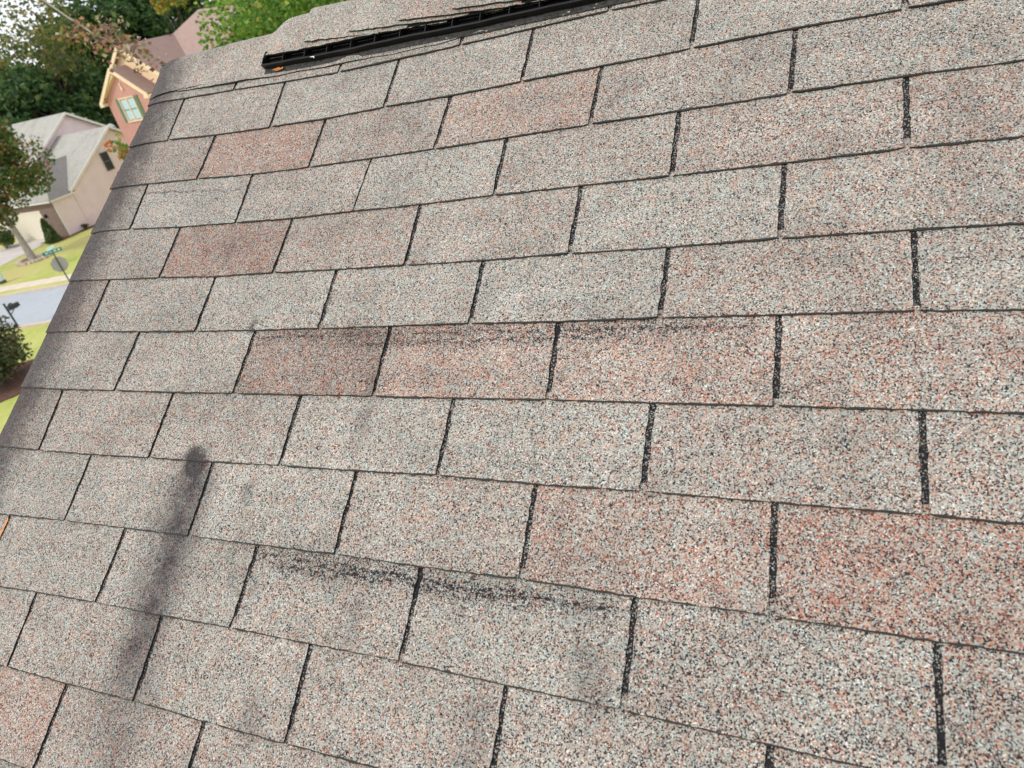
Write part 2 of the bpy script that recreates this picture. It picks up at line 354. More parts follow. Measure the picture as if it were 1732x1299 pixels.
# deck: two plywood slopes
V_RIDGE = 0.035; V_EAVE = -5.2
ang2 = -2 * TH
S2 = Vector((0, math.cos(ang2), math.sin(ang2)))       # runs down the far slope, in the roof frame
N2 = Vector((0, -math.sin(ang2), math.cos(ang2)))
b = MB()
b.prism([Vector((U_RAKE + 0.012, V_EAVE, -0.010)), Vector((9.0, V_EAVE, -0.010)), Vector((9.0, V_RIDGE, -0.010)), Vector((U_RAKE + 0.012, V_RIDGE, -0.010))], (0, 0, -0.018))
q0 = Vector((0, V_RIDGE, -0.010))
q1 = q0 + S2 * 5.2
b.prism([Vector((U_RAKE + 0.012, q0.y, q0.z)), Vector((9, q0.y, q0.z)), Vector((9, q1.y, q1.z)), Vector((U_RAKE + 0.012, q1.y, q1.z))], -N2 * 0.018)
M_WOOD = plain('plywood_deck', (0.30, 0.22, 0.14), 0.8, 0.2, 8)
roof = b.build('roof', M_WOOD, house)
roof.rotation_euler = (TH, 0, 0)

def tab_object(c, uL, uR, first, tone):
    """one shingle tab between two cutouts; uL/uR = (u at top, u at bottom)"""
    w = uR[1] - uL[1]
    nx = max(6, int(w / 0.0095)); ys = [1.28, 1.0, 0.97, 0.9, 0.82, 0.74, 0.65, 0.57, 0.48, 0.40, 0.31, 0.22, 0.14, 0.05, 0.015, 0.0]
    tilt = RND.uniform(-.0010, .0010); warp = RND.uniform(0, .0012)
    lift = RND.uniform(0.0, 0.0006); cl_l = max(0.0, RND.gauss(0, .0008)); cl_r = max(0.0, RND.gauss(0, .0010))
    vs = []; jl = [RND.gauss(0, 0.0007) for _ in ys]; jr = [RND.gauss(0, 0.0007) for _ in ys]
    for j, s in enumerate(ys):                       # s: 1 = upper line, 0 = lower edge
        for i in range(nx + 1):
            t = i / nx
            ua = uL[1] + (uL[0] - uL[1]) * min(s, 1) + (jl[j] if i == 0 else 0)
            ub = uR[1] + (uR[0] - uR[1]) * min(s, 1) + (jr[j] if i == nx else 0)
            u = ua + (ub - ua) * t
            vt, vb = line_v(c, u), line_v(c + 1, u)
            v = vb + (vt - vb) * s
            if s == 0.0:
                v += RND.gauss(0, 0.00055) + tilt * (t - 0.5)
                if i in (0, nx): v += 0.0012
            z = 0.0031 * (1 - s) + sag(u) + (1 - min(s, 1)) * (lift + warp * math.sin(t * 3.1 + c) * (1 - s))
            z += (1 - min(s, 1)) ** 3 * (cl_l * max(0, 1 - t * 3) ** 2 + cl_r * max(0, t * 3 - 2) ** 2)
            if s == 0.0: z -= 0.0007
            if s == 0.015: v += RND.gauss(0, 0.0005)
            vs.append((u, v, z))
    W = nx + 1; H_ = len(ys)
    fs = [(j * W + i, (j + 1) * W + i, (j + 1) * W + i + 1, j * W + i + 1) for j in range(H_ - 1) for i in range(nx)]
    m = MB(); m.add(vs, fs[:-nx], 0); m.add([], [], 0)
    for f in fs[-nx:]: m.f.append(f); m.m.append(1)
    # edges and underside
    ring = [(H_ - 1) * W + i for i in range(W)] + [j * W + nx for j in range(H_ - 2, -1, -1)] + [i for i in range(nx - 1, -1, -1)] + [j * W for j in range(1, H_ - 1)]
    low = [(vs[k][0], vs[k][1] + 0.0002, vs[k][2] - 0.0034) for k in ring]
    nb = len(m.v); m.v += low
    R_ = len(ring)
    for k in range(R_): m.f.append((ring[k], nb + k, nb + (k + 1) % R_, ring[(k + 1) % R_])); m.m.append(1)
    o = m.build('shingle', [M_GRAN, M_EDGE], roof)
    o.color = (*tone, 1)
    return o

bottoms = {}
for c in range(0, 15):
    sl = list(SLOTS[c])
    while sl[-1][1] < U_END: sl.append((sl[-1][0] + 0.3048 + RND.uniform(-.002, .002), sl[-1][1] + 0.3048))
    if c >= 12: sl = [s for s in sl if s[1] < 2.4]
    edge_u = U_RAKE + RND.uniform(-0.003, 0.003) - 0.003
    prev = (edge_u, edge_u)
    for k, s in enumerate(sl):
        sealed = (c == 3 and k == 2)
        hw = 0.0007 if sealed else 0.0039 + RND.uniform(-.0005, .0005) + (0.0001 if s[1] > 1.1 else 0)
        hp = 0.0 if k == 0 else (0.0007 if (c == 3 and k == 3) else 0.0039 + (0.0001 if s[1] > 1.4 else 0))
        wt = 0.0016 if sealed else 0.0; wp = 0.0016 if (c == 3 and k == 3) else 0.0
        tone = TONE.get(c, {}).get(k, (RND.choice([.1, .14, .18, .22, .3]), RND.uniform(.93, 1.0), RND.uniform(.04, .08)))
        tone = (tone[0] * (0.95 if tone[0] < .3 else 1.0), tone[1] * (1.0 if tone[0] < .3 else 1.04), tone[2] + 0.045)
        tab_object(c, (prev[0] + hp + wp, prev[1] + hp), (s[0] - hw - wt, s[1] - hw), k == 0, tone)
        prev = s
    # the sheet seen through the cutouts: bare asphalt with stray granules
    m = MB(); nx = 90; u0, u1 = U_RAKE + 0.02, sl[-1][1] - 0.006
    vs = []
    for i in range(nx + 1):
        u = u0 + (u1 - u0) * i / nx
        vt, vb = line_v(c, u), line_v(c + 1, u)
        vs += [(u, vt + 0.03, -0.0030 + sag(u)), (u, vb + 0.013 + RND.uniform(-.004, .009), 0.0001 + sag(u))]
    m.add(vs, [(2 * i, 2 * i + 1, 2 * i + 3, 2 * i + 2) for i in range(nx)])
    m.add([(x, y, z - 0.0009) for x, y, z in vs], [(2 * i + 2, 2 * i + 3, 2 * i + 1, 2 * i) for i in range(nx)])
    o = m.build('shingle_backing', [M_GRAN], roof); o.color = (0.05, 0.70, 0.76, 1)

# the rest of this slope (outside the picture) and the far slope, laid in the same courses
m = MB()
for c in range(15, 41):
    vt, vb = -0.0035 - E * c, -0.0035 - E * (c + 1)
    m.prism([Vector((U_RAKE, vb, 0.003)), Vector((9.0, vb, 0.003)), Vector((9.0, vt + .02, 0.0)), Vector((U_RAKE, vt + .02, 0.0))], (0, 0, -0.003))
for c in range(0, 15):
    vt, vb = -0.0035 - E * c, -0.0035 - E * (c + 1)
    x0 = U_END + 0.32 if c < 12 else 2.75
    m.prism([Vector((x0, vb, 0.003)), Vector((9.0, vb, 0.003)), Vector((9.0, vt + .02, 0.0)), Vector((x0, vt + .02, 0.0))], (0, 0, -0.003))
o = m.build('shingle_courses', M_GRAN, roof); o.color = (0.16, 0.97, 0.06, 1); o['kind'] = 'stuff'
m = MB()
for c in range(0, 40):
    a = Vector((0, V_RIDGE, 0)) + S2 * (E * c - 0.01); bb = Vector((0, V_RIDGE, 0)) + S2 * (E * (c + 1)) + N2 * 0.003
    m.prism([Vector((U_RAKE, a.y, a.z)), Vector((9, a.y, a.z)), Vector((9, bb.y, bb.z)), Vector((U_RAKE, bb.y, bb.z))], -N2 * 0.003)
o = m.build('far_slope_shingles', M_GRAN, roof); o.color = (0.16, 0.97, 0.06, 1); o['kind'] = 'stuff'

# ---- ridge caps
def cap_profile(half_f, lift, flat):
    """points across the ridge (v, z) from the front edge over to the back; lift = height of the seat above the deck"""
    P = []
    vf = V_RIDGE - half_f
    for k in range(7):                                  # front leg
        t = k / 6
        P.append((vf + (half_f - flat) * t, lift[0] + (lift[1] - lift[0]) * t))
    r = flat
    top = lift[1]
    for k in range(1, 8):                               # rounded crest
        a = k / 8.0
        an = a * 2 * TH
        P.append((V_RIDGE - r + r * 2 * a * (1 - 0.18 * a), top + (0.15 * r) * math.sin(math.pi * a) - 0.36 * r * a * a))
    v1, z1 = P[-1]
    d = half_f
    for k in range(1, 5):
        P.append((v1 + S2.y * d * k / 4, z1 + S2.z * d * k / 4))
    return P
def cap_object(u0, u1, half_f, lift, flat, tone, butt=0.0, taper=True, ragged=0.001, droop=False, follow=None, drape=0.0):
    nx = max(8, int((u1 - u0) / 0.012)); m = MB(); prof = cap_profile(half_f, lift, flat); n = len(prof)
    vs = []; rj = RND.uniform(-.002, .002)
    for i in range(nx + 1):
        u = u0 + (u1 - u0) * i / nx
        up = butt * (1 - (u - u0) / 0.19) if taper else butt
        for k, (v, z) in enumerate(prof):
            jj = (RND.gauss(0, ragged) + rj) if k == 0 else 0
            if follow is not None and k < 7:
                vf = rim_v(u) + 0.0190 + follow * max(0.0, 1 - (u - u0) / 0.23)
                v = vf + (V_RIDGE - flat - vf) * k / 6
            dz = drape * max(0.0, 1 - max(0.0, u - u0 - .006) / (0.014 + 0.05 * min(1.0, k / 5))) ** 1.3 if drape else 0.0
            vs.append((u + (RND.gauss(0, .0006) if i in (0, nx) else 0), v + jj, z + up - dz + (sag(u) * 1.5 if droop else 0)))
    fs = [(i * n + k, (i + 1) * n + k, (i + 1) * n + k + 1, i * n + k + 1) for i in range(nx) for k in range(n - 1)]
    m.add(vs, fs, 0)
    ring = [i * n for i in range(nx + 1)] + [nx * n + k for k in range(1, n)] + [i * n + n - 1 for i in range(nx - 1, -1, -1)] + [k for k in range(n - 2, 0, -1)]
    nb = len(m.v); m.v += [(vs[k][0], vs[k][1] + .0002, vs[k][2] - 0.003) for k in ring]
    R_ = len(ring)
    for k in range(R_): m.f.append((ring[k], ring[(k + 1) % R_], nb + (k + 1) % R_, nb + k)); m.m.append(1)
    o = m.build('ridge_cap', [M_GRAN, M_EDGE], roof, smooth=False)
    # upward normals
    o.color = (*tone, 1)
    return o
RIM = [(0.2363, -0.0742), (0.3626, -0.0822), (0.4931, -0.0859), (0.6108, -0.0884), (0.6936, -0.0907), (0.7888, -0.0940), (0.9146, -0.0960), (1.2, -0.0965), (3.0, -0.0965)]
def rim_v(u):
    if u <= RIM[0][0]: return RIM[0][1]
    for (a, va), (b2, vb) in zip(RIM, RIM[1:]):
        if u <= b2: return va + (vb - va) * (u - a) / (b2 - a)
    return RIM[-1][1]
# bare ridge left of the vent: caps lie straight on the shingles
for (a, bq, t, hf, bt) in ((-0.167, 0.06, (.16, .93, .05), 0.108, 0.0015), (-0.02, 0.20, (.17, .96, .05), 0.112, 0.0020), (0.075, 0.36, (.14, .97, .05), 0.118, 0.0028)):
    cap_object(a, bq, hf, (0.0065, 0.011), 0.022, t, bt, ragged=0.0006, droop=True)
# torn felt and the trimmed strip that shows below the vent
m = MB(); vs = []; nx = 150
for i in range(nx + 1):
    u = -0.05 + (2.95) * i / nx
    low = [(-0.05, -0.076), (0.0754, -0.0880), (0.2449, -0.0966), (0.4338, -0.1049), (0.5898, -0.109), (0.70, -0.112), (0.76, -0.104), (3.0, -0.10)]
    for (a, va), (b2, vb) in zip(low, low[1:]):
        if u <= b2: v = va + (vb - va) * (u - a) / (b2 - a); break
    v += RND.gauss(0, .0008) + (0.003 * math.sin(u * 40) if u > 0.1 else 0) * 0.4
    zz = 0.0056 + 0.0034 * math.exp(-((u - 0.14) / 0.09) ** 2) + 0.0012 * max(0, math.sin(u * 17))
    vs += [(u, v, zz), (u, 0.02, 0.0056)]
m.add(vs, [(2 * i, 2 * i + 2, 2 * i + 3, 2 * i + 1) for i in range(nx)], 0)
lo = [(x, y, z - .0045) for x, y, z in vs]
nb = len(m.v); m.v += lo
for i in range(nx): m.f.append((2 * i, nb + 2 * i, nb + 2 * i + 2, 2 * i + 2)); m.m.append(1)
m.f.append((0, 1, nb + 1, nb)); m.m.append(1)
o = m.build('ridge_strip', [M_GRAN, M_EDGE], roof); o.color = (.14, .93, .08, 1)

# ---- ridge vent: black plastic, front baffle, cells between fins, cover under the caps
M_PLAST = plain('black_plastic', (0.0065, 0.0065, 0.008), 0.5, 0.35, 30)
M_PLAST.node_tree.nodes['Principled BSDF'].inputs['Specular IOR Level'].default_value = 0.25
M_VENT_SHADE = plain('shade_black_plastic', (0.030, 0.028, 0.027), 0.8, 0.9, 120)  # near-black tone that carries the shadow below the vent
vent = empty('ridge_vent', (0, 0, 0), house); vent.rotation_euler = (TH, 0, 0)
UV0, UV1 = 0.2363, 2.9
nx = 90
# baffle: thin upright lip that leans outwards, with rolled rim and outer foot
def sweep(name, prof, mat, u0=UV0, u1=UV1, parent=vent):
    m = MB(); n = len(prof)
    for i in range(nx + 1):
        u = u0 + (u1 - u0) * i / nx; rv = rim_v(u)
        w_ = 0.0006 * math.sin(u * 23) + 0.0004 * math.sin(u * 61)
        m.v += [(u, rv + a, z + w_) for a, z in prof]
    m.f += [(i * n + k, i * n + (k + 1) % n, (i + 1) * n + (k + 1) % n, (i + 1) * n + k) for i in range(nx) for k in range(n)]
    m.f += [tuple(range(n))[::-1], tuple(nx * n + k for k in range(n))]; m.m = [0] * len(m.f)
    return m.build(name, mat, parent)
sweep('baffle', [(-0.0008, 0.0232), (-0.0028, 0.0215), (-0.0005, 0.0085), (0.0035, 0.0072), (0.0040, 0.0090), (0.0018, 0.0105), (0.0010, 0.0225)], M_PLAST)
sweep('tray', [(0.0035, 0.0072), (0.030, 0.0080), (0.030, 0.0092), (0.0035, 0.0086)], M_PLAST)
sweep('shade_flange', [(-0.0135, 0.0058), (0.0045, 0.0066), (0.0045, 0.0082), (0.0010, 0.0078), (-0.0135, 0.0067)], M_VENT_SHADE)  # dark strip added in front of the baffle as the vent's soft shadow
sweep('cover', [(0.0195, 0.0248), (0.0195, 0.0236), (0.090, 0.0296), (0.090, 0.0308)], M_PLAST, UV0 + 0.035)
sweep('back_wall', [(0.034, 0.0080), (0.0355, 0.0080), (0.0355, 0.0255), (0.034, 0.0255)], M_PLAST)
m = MB(); fin0 = None
def fin_mesh():
    m = MB()
    m.prism([Vector((-0.0009, 0.0, 0.0100)), Vector((-0.0009, 0.0335, 0.0085)), Vector((-0.0009, 0.0335, 0.0250)), Vector((-0.0009, 0.0145, 0.0250)), Vector((-0.0009, 0.0, 0.0222))], (0.0018, 0, 0))
    return m
fin0 = fin_mesh().build('fin', M_PLAST, vent)
fu = [UV0 + 0.0012, 0.2986, 0.3623, 0.4248, 0.49, 0.5522, 0.6151, 0.6771]
while fu[-1] < UV1 - 0.07: fu.append(fu[-1] + 0.0628)
for k, u in enumerate(fu):
    f = fin0 if k == 0 else fin0.copy()
    if k: COL.objects.link(f); f.parent = vent
    f.location = (u, rim_v(u), 0)
# end plug, rounded foot
m = MB()
m.prism([Vector((0.0, 0.004, 0.0075)), Vector((0.0, 0.034, 0.008)), Vector((0.0, 0.034, 0.0150)), Vector((0.0, 0.019, 0.0195)), Vector((0, 0.001, 0.0215))], (0.0016, 0, 0))
o = m.build('end_plate', M_PLAST, vent); o.location = (UV0 - 0.002, RIM[0][1], 0)
m = MB()
for k in range(8):
    m.tube([(UV0 + 0.012 + k * 0.36, rim_v(UV0 + k * 0.36) + 0.016, 0.0050), (UV0 + 0.012 + k * 0.36, rim_v(UV0 + k * 0.36) + 0.016, 0.0085)], [0.010, 0.013], 10)
o = m.build('foot', M_PLAST, vent)
# caps on the vent; butts face the rake, each one laps the next
cu = [0.222, 0.365, 0.488, 0.615, 0.742]
while cu[-1] < 2.9: cu.append(cu[-1] + 0.127 + RND.uniform(-.003, .003))
capt = [(.13, .98, .05), (.10, .98, .05), (.11, .97, .05), (.30, .97, .05), (.16, .98, .05), (.20, .97, .05)]
for k, u in enumerate(cu):
    if k == 0: cap_object(u, u + 0.34, 0.1, (0.0290, 0.0370), 0.030, capt[0], 0.0, ragged=0.0008, follow=0.0, drape=0.0235)
    else: cap_object(u, u + 0.36, 0.1, (0.0290, 0.0370), 0.030, capt[k % 6], 0.0090, ragged=0.0008, follow=0.0115)

# walls, fascia and gutter of our own house
M_WALL = plain('beige_siding', (0.42, 0.37, 0.31), 0.7, 0.06, 3)
M_TRIM = plain('white_trim', (0.72, 0.70, 0.66), 0.5, 0.05, 3)
def rw(u, v, z=0.0): return MR @ Vector((u, v, z))
m = MB()
e0 = rw(0, V_EAVE + 0.35, -0.2); e1 = MR @ (Vector((0, V_RIDGE, -0.2)) + S2 * 4.85); rd = rw(0, V_RIDGE, -0.12)
m.prism([Vector((0.05, e0.y, ZG)), Vector((0.05, e1.y, ZG)), Vector((0.05, e1.y, e1.z)), Vector((0.05, rd.y, rd.z)), Vector((0.05, e0.y, e0.z))], (8.6, 0, 0))
m.build('wall', M_WALL, house)
m = MB()
a, c_ = rw(0, V_EAVE, -0.03), rw(0, V_RIDGE, -0.03)
m.prism([Vector((U_RAKE + 0.014, a.y, a.z)), Vector((U_RAKE + 0.014, c_.y, c_.z)), Vector((U_RAKE + 0.014, c_.y, c_.z - 0.16)), Vector((U_RAKE + 0.014, a.y, a.z - 0.16))], (0.02, 0, 0))
a2 = MR @ (Vector((0, V_RIDGE, -0.03)) + S2 * 5.2)
m.prism([Vector((U_RAKE + 0.014, a2.y, a2.z)), Vector((U_RAKE + 0.014, c_.y + .001, c_.z)), Vector((U_RAKE + 0.014, c_.y + .001, c_.z - 0.16)), Vector((U_RAKE + 0.014, a2.y, a2.z - 0.16))], (0.02, 0, 0))
m.build('fascia', M_TRIM, house)

# ---- bits lying on the roof
M_LEAFO = plain('dry_orange_leaf', (0.55, 0.20, 0.05), 0.6, 0.35, 90)
M_LEAFP = plain('dry_pink_leaf', (0.72, 0.40, 0.25), 0.6, 0.1, 90)
M_WHITE = plain('white_fleck', (0.75, 0.80, 0.82), 0.5, 0.1, 90)
def scrap(name, loc, pts, mat, label, cat, h=0.0008, curl=0.3):
    m = MB(); n = len(pts); cx = sum(p[0] for p in pts) / n; cy = sum(p[1] for p in pts) / n
    top = [(p[0], p[1], h + curl * ((p[0] - cx) ** 2 + (p[1] - cy) ** 2) ** 0.5) for p in pts] + [(cx, cy, h)]
    m.add(top, [(i, (i + 1) % n, n) for i in range(n)]); m.add([(x, y, z - 0.0004) for x, y, z in top], [((i + 1) % n, i, n) for i in range(n)])
    o = m.build(name, mat); o.matrix_world = Matrix.Translation(MR @ Vector(loc)) @ MR.to_4x4()
    tag(o, label, cat); return o
scrap('dry_leaf', (0.2824, -0.0845, 0.0068), [(-.016, -.003), (-.004, -.006), (.006, -.004), (.015, -.005), (.012, .002), (.004, .001), (-.002, .005), (-.010, .002)], M_LEAFO, 'curled orange leaf caught under the left end of the black ridge vent', 'leaf', 0.002, 0.25)
scrap('pine_needle', (-0.0070, -1.166, 0.0010), [(-.0022, -.018), (.0018, -.017), (.0042, .016), (.0002, .022), (-.0020, .012)], M_LEAFO, 'slim orange brown needle lying in a shingle cutout at the left edge', 'leaf', 0.002, 0.02)
scrap('leaf_scrap', (1.2215, -0.023, 0.0008), [(-.0045, -.008), (.0035, -.009), (.0045, .007), (-.003, .010)], M_LEAFP, 'pale pink leaf scrap stuck in a dark shingle cutout below the ridge', 'leaf', 0.001, 0.02)
sc4 = scrap('white_fleck', (0.388, rim_v(0.388) - 0.0035, 0.0205), [(-.008, .001), (.004, .0035), (.007, -.006), (.004, -.002)], M_WHITE, 'small white fleck stuck on the front lip of the ridge vent', 'fleck', 0.0015, 0.0)
bpy.context.view_layer.update()
m = MB(); R2 = random.Random(9)
for k in range(60):
    u = 0.30 + 0.9 * R2.random() ** 0.8; v = rim_v(u) - 0.001 + R2.uniform(-.012, .008); s = R2.uniform(.0012, .0035)
    p = [Vector((u + s * math.cos(a) * R2.uniform(.6, 1.2), v + s * 0.5 * math.sin(a), 0.0056)) for a in (0, 1.3, 2.6, 3.9, 5.1)]
    m.prism([MR @ q for q in p], MR @ Vector((0, 0, s * 0.5)))
o = m.build('debris', plain('debris', (0.42, 0.38, 0.33), 0.9, 0.4, 200)); tag(o, 'crumbs of granule and leaf gathered under the ridge vent', 'debris', kind='stuff')

# ------------------------------------------------------------------ the ground and the street
def ground_material():
    g = NT('lawn'); co = g.coord()
    n1 = g.noise(co, 0.16, 5, 0.6); n2 = g.noise(co, 2.2, 5, 0.7); n3 = g.noise(co, 30, 3, 0.7)
    f = g.m('ADD', g.m('ADD', g.m('MULTIPLY', n1, 0.55), g.m('MULTIPLY', n2, 0.3)), g.m('MULTIPLY', n3, 0.15))
    g.col(g.ramp(f, [(0.34, (0.24, 0.31, 0.06)), (0.45, (0.44, 0.48, 0.11)), (0.55, (0.56, 0.53, 0.18)), (0.66, (0.60, 0.47, 0.21))]))
    g.rough(0.95); g.bump(n3, 0.8, 0.05); return g.mat
M_LAWN = ground_material()
m = MB(); m.add([(-700, -700, 0), (700, -700, 0), (700, 700, 0), (-700, 700, 0)], [(0, 1, 2, 3)])
o = m.build('lawn', M_LAWN, origin=(0, 0, 0)); o.location = (0, 0, ZG); tag(o, kind='structure')
sa = math.radians(13.6); SD = Vector((math.cos(sa), math.sin(sa), 0)); SN = Vector((-math.sin(sa), math.cos(sa), 0))
def band(name, n0, n1, z0, z1, mat, d0=-400, d1=400, kind='structure', seg=1):
    m = MB()
    P = [SD * d0 + SN * n0, SD * d1 + SN * n0, SD * d1 + SN * n1, SD * d0 + SN * n1]
    m.prism([Vector((p.x, p.y, ZG + z0)) for p in P], (0, 0, z1 - z0))
    o = m.build(name, mat); tag(o, kind=kind); return o
M_ASPH = plain('street_asphalt', (0.40, 0.425, 0.46), 0.85, 0.06, 1.2)
M_CONC = plain('concrete', (0.66, 0.56, 0.45), 0.85, 0.10, 2.0)
M_CURB = plain('curb_concrete', (0.60, 0.50, 0.40), 0.85, 0.12, 2.0)
band('street', 28.25, 34.60, -0.1, 0.004, M_ASPH)
band('curb_far', 34.60, 34.78, -0.1, 0.14, M_CURB)
band('curb_near', 28.07, 28.25, -0.1, 0.14, M_CURB)
# raised verge, pavement in slabs
band('verge', 34.78, 35.45, -0.1, 0.12, M_LAWN)
pave = band('pavement_bed', 35.45, 36.70, -0.1, 0.10, M_CONC)
def slab():
    m = MB(); m.box((0, 0, 0.115), (1.23, 1.23, 0.035)); return m
s0 = None
for k in range(-52, 8):
    d = k * 1.25
    if s0 is None: s0 = slab().build('paving_slab', M_CONC, pave); o = s0
    else: o = s0.copy(); COL.objects.link(o); o.parent = pave
    p = SD * d + SN * 36.075; o.location = (p.x, p.y, ZG); o.rotation_euler = (0, 0, sa)
# driveway, beds
A = Vector((-56.56, 36.73, ZG))
def sheet(name, pts, z0, z1, mat, label=None, cat=None):
    m = MB(); m.prism([Vector((p[0], p[1], ZG + z0)) for p in pts], (0, 0, z1 - z0)); o = m.build(name, mat); tag(o, kind='structure'); return o
M_DRIVE = plain('driveway_concrete', (0.58, 0.53, 0.49), 0.85, 0.12, 0.8)
sheet('driveway', [(A.x - 1.9, A.y - 0.05), (A.x - 7.0, A.y - 0.05), (A.x - 7.2, 22.6), (A.x - 1.0, 21.8), (A.x - 0.1, 30.2), (A.x - 0.9, 34.0)], -0.05, 0.03, M_DRIVE)
M_MULCH = plain('mulch', (0.12, 0.055, 0.035), 0.95, 0.5, 9, bump=0.04)
M_DIRT = plain('bare_soil', (0.36, 0.24, 0.15), 0.95, 0.4, 2)
sheet('mulch_bed', [(A.x - 1.85, A.y - 1.5), (A.x + 0.5, A.y - 1.1), (A.x + 0.75, A.y + 3), (A.x + 0.02, A.y + 3), (A.x + 0.02, A.y - 0.02), (A.x - 1.85, A.y - 0.02)], -0.05, 0.05, M_MULCH)

# ------------------------------------------------------------------ foliage
def leaf_material(name, stops, transl=0.35, rough=0.6):
    g = NT(name)
    gi = g.n.new('ShaderNodeNewGeometry')
    c = g.ramp(gi.outputs['Random Per Island'], stops)
    g.col(c); g.rough(rough)
    tr = g.n.new('ShaderNodeBsdfTranslucent'); g.l.new(c, tr.inputs['Color'])
    mx = g.n.new('ShaderNodeMixShader'); mx.inputs[0].default_value = transl
    out = g.n['Material Output']
    g.l.new(g.p.outputs[0], mx.inputs[1]); g.l.new(tr.outputs[0], mx.inputs[2]); g.l.new(mx.outputs[0], out.inputs['Surface'])
    return g.mat
L_DARK = leaf_material('dark_leaves', [(0, (0.022, 0.065, 0.022)), (0.5, (0.05, 0.115, 0.032)), (0.9, (0.10, 0.18, 0.045)), (1, (0.20, 0.24, 0.07))])
L_MID = leaf_material('green_leaves', [(0, (0.03, 0.075, 0.016)), (0.5, (0.07, 0.14, 0.03)), (0.9, (0.13, 0.20, 0.04)), (1, (0.26, 0.20, 0.05))])
L_OLIVE = leaf_material('olive_brown_leaves', [(0, (0.05, 0.085, 0.025)), (0.5, (0.13, 0.17, 0.04)), (0.85, (0.27, 0.26, 0.06)), (1, (0.42, 0.22, 0.06))])
L_BRIGHT = leaf_material('bright_green_leaves', [(0, (0.06, 0.15, 0.02)), (0.4, (0.12, 0.26, 0.03)), (0.8, (0.22, 0.38, 0.05)), (0.96, (0.36, 0.44, 0.08)), (1, (0.6, 0.28, 0.06))], 0.4)
L_TURN = leaf_material('turning_leaves', [(0, (0.04, 0.09, 0.02)), (0.45, (0.09, 0.16, 0.035)), (0.76, (0.15, 0.21, 0.04)), (0.88, (0.34, 0.20, 0.05)), (1, (0.50, 0.19, 0.07))])
L_RED = leaf_material('reddish_leaves', [(0, (0.14, 0.08, 0.06)), (0.3, (0.30, 0.15, 0.12)), (0.5, (0.50, 0.22, 0.15)), (0.7, (0.22, 0.22, 0.10)), (0.85, (0.40, 0.34, 0.14)), (1, (0.50, 0.44, 0.42))])
L_YEL = leaf_material('yellow_orange_leaves', [(0, (0.12, 0.22, 0.04)), (0.5, (0.32, 0.36, 0.06)), (0.8, (0.60, 0.42, 0.08)), (1, (0.65, 0.24, 0.06))])
L_MAPLE = leaf_material('red_and_green_leaves', [(0, (0.12, 0.22, 0.04)), (0.55, (0.30, 0.36, 0.07)), (0.7, (0.55, 0.16, 0.05)), (1, (0.62, 0.14, 0.05))])
L_BUSH = leaf_material('bush_leaves', [(0, (0.025, 0.035, 0.015)), (0.5, (0.06, 0.08, 0.025)), (0.85, (0.12, 0.13, 0.04)), (1, (0.24, 0.13, 0.07))])
M_BARK = plain('bark', (0.16, 0.13, 0.11), 0.95, 0.4, 5, bump=0.03)
M_BARKP = plain('pale_bark', (0.30, 0.27, 0.24), 0.95, 0.4, 3, bump=0.03)

def leaves(m, pts_n, size, rng):
    """adds folded leaf blades (two triangles sharing a rib) at points with normals"""
    for p in pts_n:
        s = size * rng.uniform(0.6, 1.35)
        a = Vector((rng.gauss(0, 1), rng.gauss(0, 1), rng.gauss(0, 0.7))).normalized()
        b_ = a.cross(Vector((rng.gauss(0, 1), rng.gauss(0, 1), rng.gauss(0, 1)))).normalized()
        n_ = a.cross(b_)
        n = len(m.v)
        m.v += [tuple(p - a * s * .5), tuple(p + b_ * s * .38 + n_ * s * .12 - a * s * .05), tuple(p + a * s * .5), tuple(p - b_ * s * .38 + n_ * s * .12 - a * s * .05)]
        m.f += [(n, n + 1, n + 2), (n, n + 2, n + 3)]; m.m += [0, 0]
def tree(name, base, h, cr, cb, n, size, lmat, label, cat='tree', seed=1, group=None, bark=None, lean=(0, 0), clumps=26, squash=0.9, tr=None, limbs=7, holes=0.0, trunk_top=0.8, cshift=(0, 0, 0)):
    rng = random.Random(seed)
    root = empty(name, base); tag(root, label, cat, group)
    top = Vector((lean[0], lean[1], h)); tr = tr or h * 0.02
    t = MB()
    spine = [Vector((0, 0, -0.1))] + [Vector((top.x * k + rng.uniform(-.02, .02) * h * k, top.y * k + rng.uniform(-.02, .02) * h * k, h * k)) for k in (0.12, 0.3, 0.5, trunk_top)]
    t.tube(spine, [tr * 1.35, tr, tr * 0.8, tr * 0.55, tr * 0.2], 9)
    cc = Vector((top.x * .7, top.y * .7, (h + cb) / 2)) + Vector(cshift); rz = (h - cb) / 2
    cl = []
    for k in range(clumps):
        d = Vector((rng.gauss(0, 1), rng.gauss(0, 1), rng.gauss(0, 1))).normalized() * rng.uniform(0.35, 1.0) ** 0.6
        c = cc + Vector((d.x * cr * .80, d.y * cr * .80, d.z * rz * .82)); cl.append((c, rng.uniform(.22, .42) * cr))
    for k in range(limbs):
        c = cl[k % len(cl)][0]; s = spine[2] + (spine[4] - spine[2]) * rng.uniform(0, .8)
        mid = s.lerp(c, .5) + Vector((0, 0, -0.04 * h)); t.tube([s, mid, c], [tr * .4, tr * .22, tr * .06], 6, cap=False)
    t.build('trunk', bark or M_BARK, root, smooth=True)
    m = MB(); pts = []
    for k in range(n):
        c, r = cl[rng.randrange(len(cl))]
        d = Vector((rng.gauss(0, 1), rng.gauss(0, 1), rng.gauss(0, 1))).normalized() * (rng.random() ** 0.42)
        pts.append(c + Vector((d.x * r, d.y * r, d.z * r * squash)))
    leaves(m, pts, size, rng)
    m.build('crown', lmat, root)
    return root

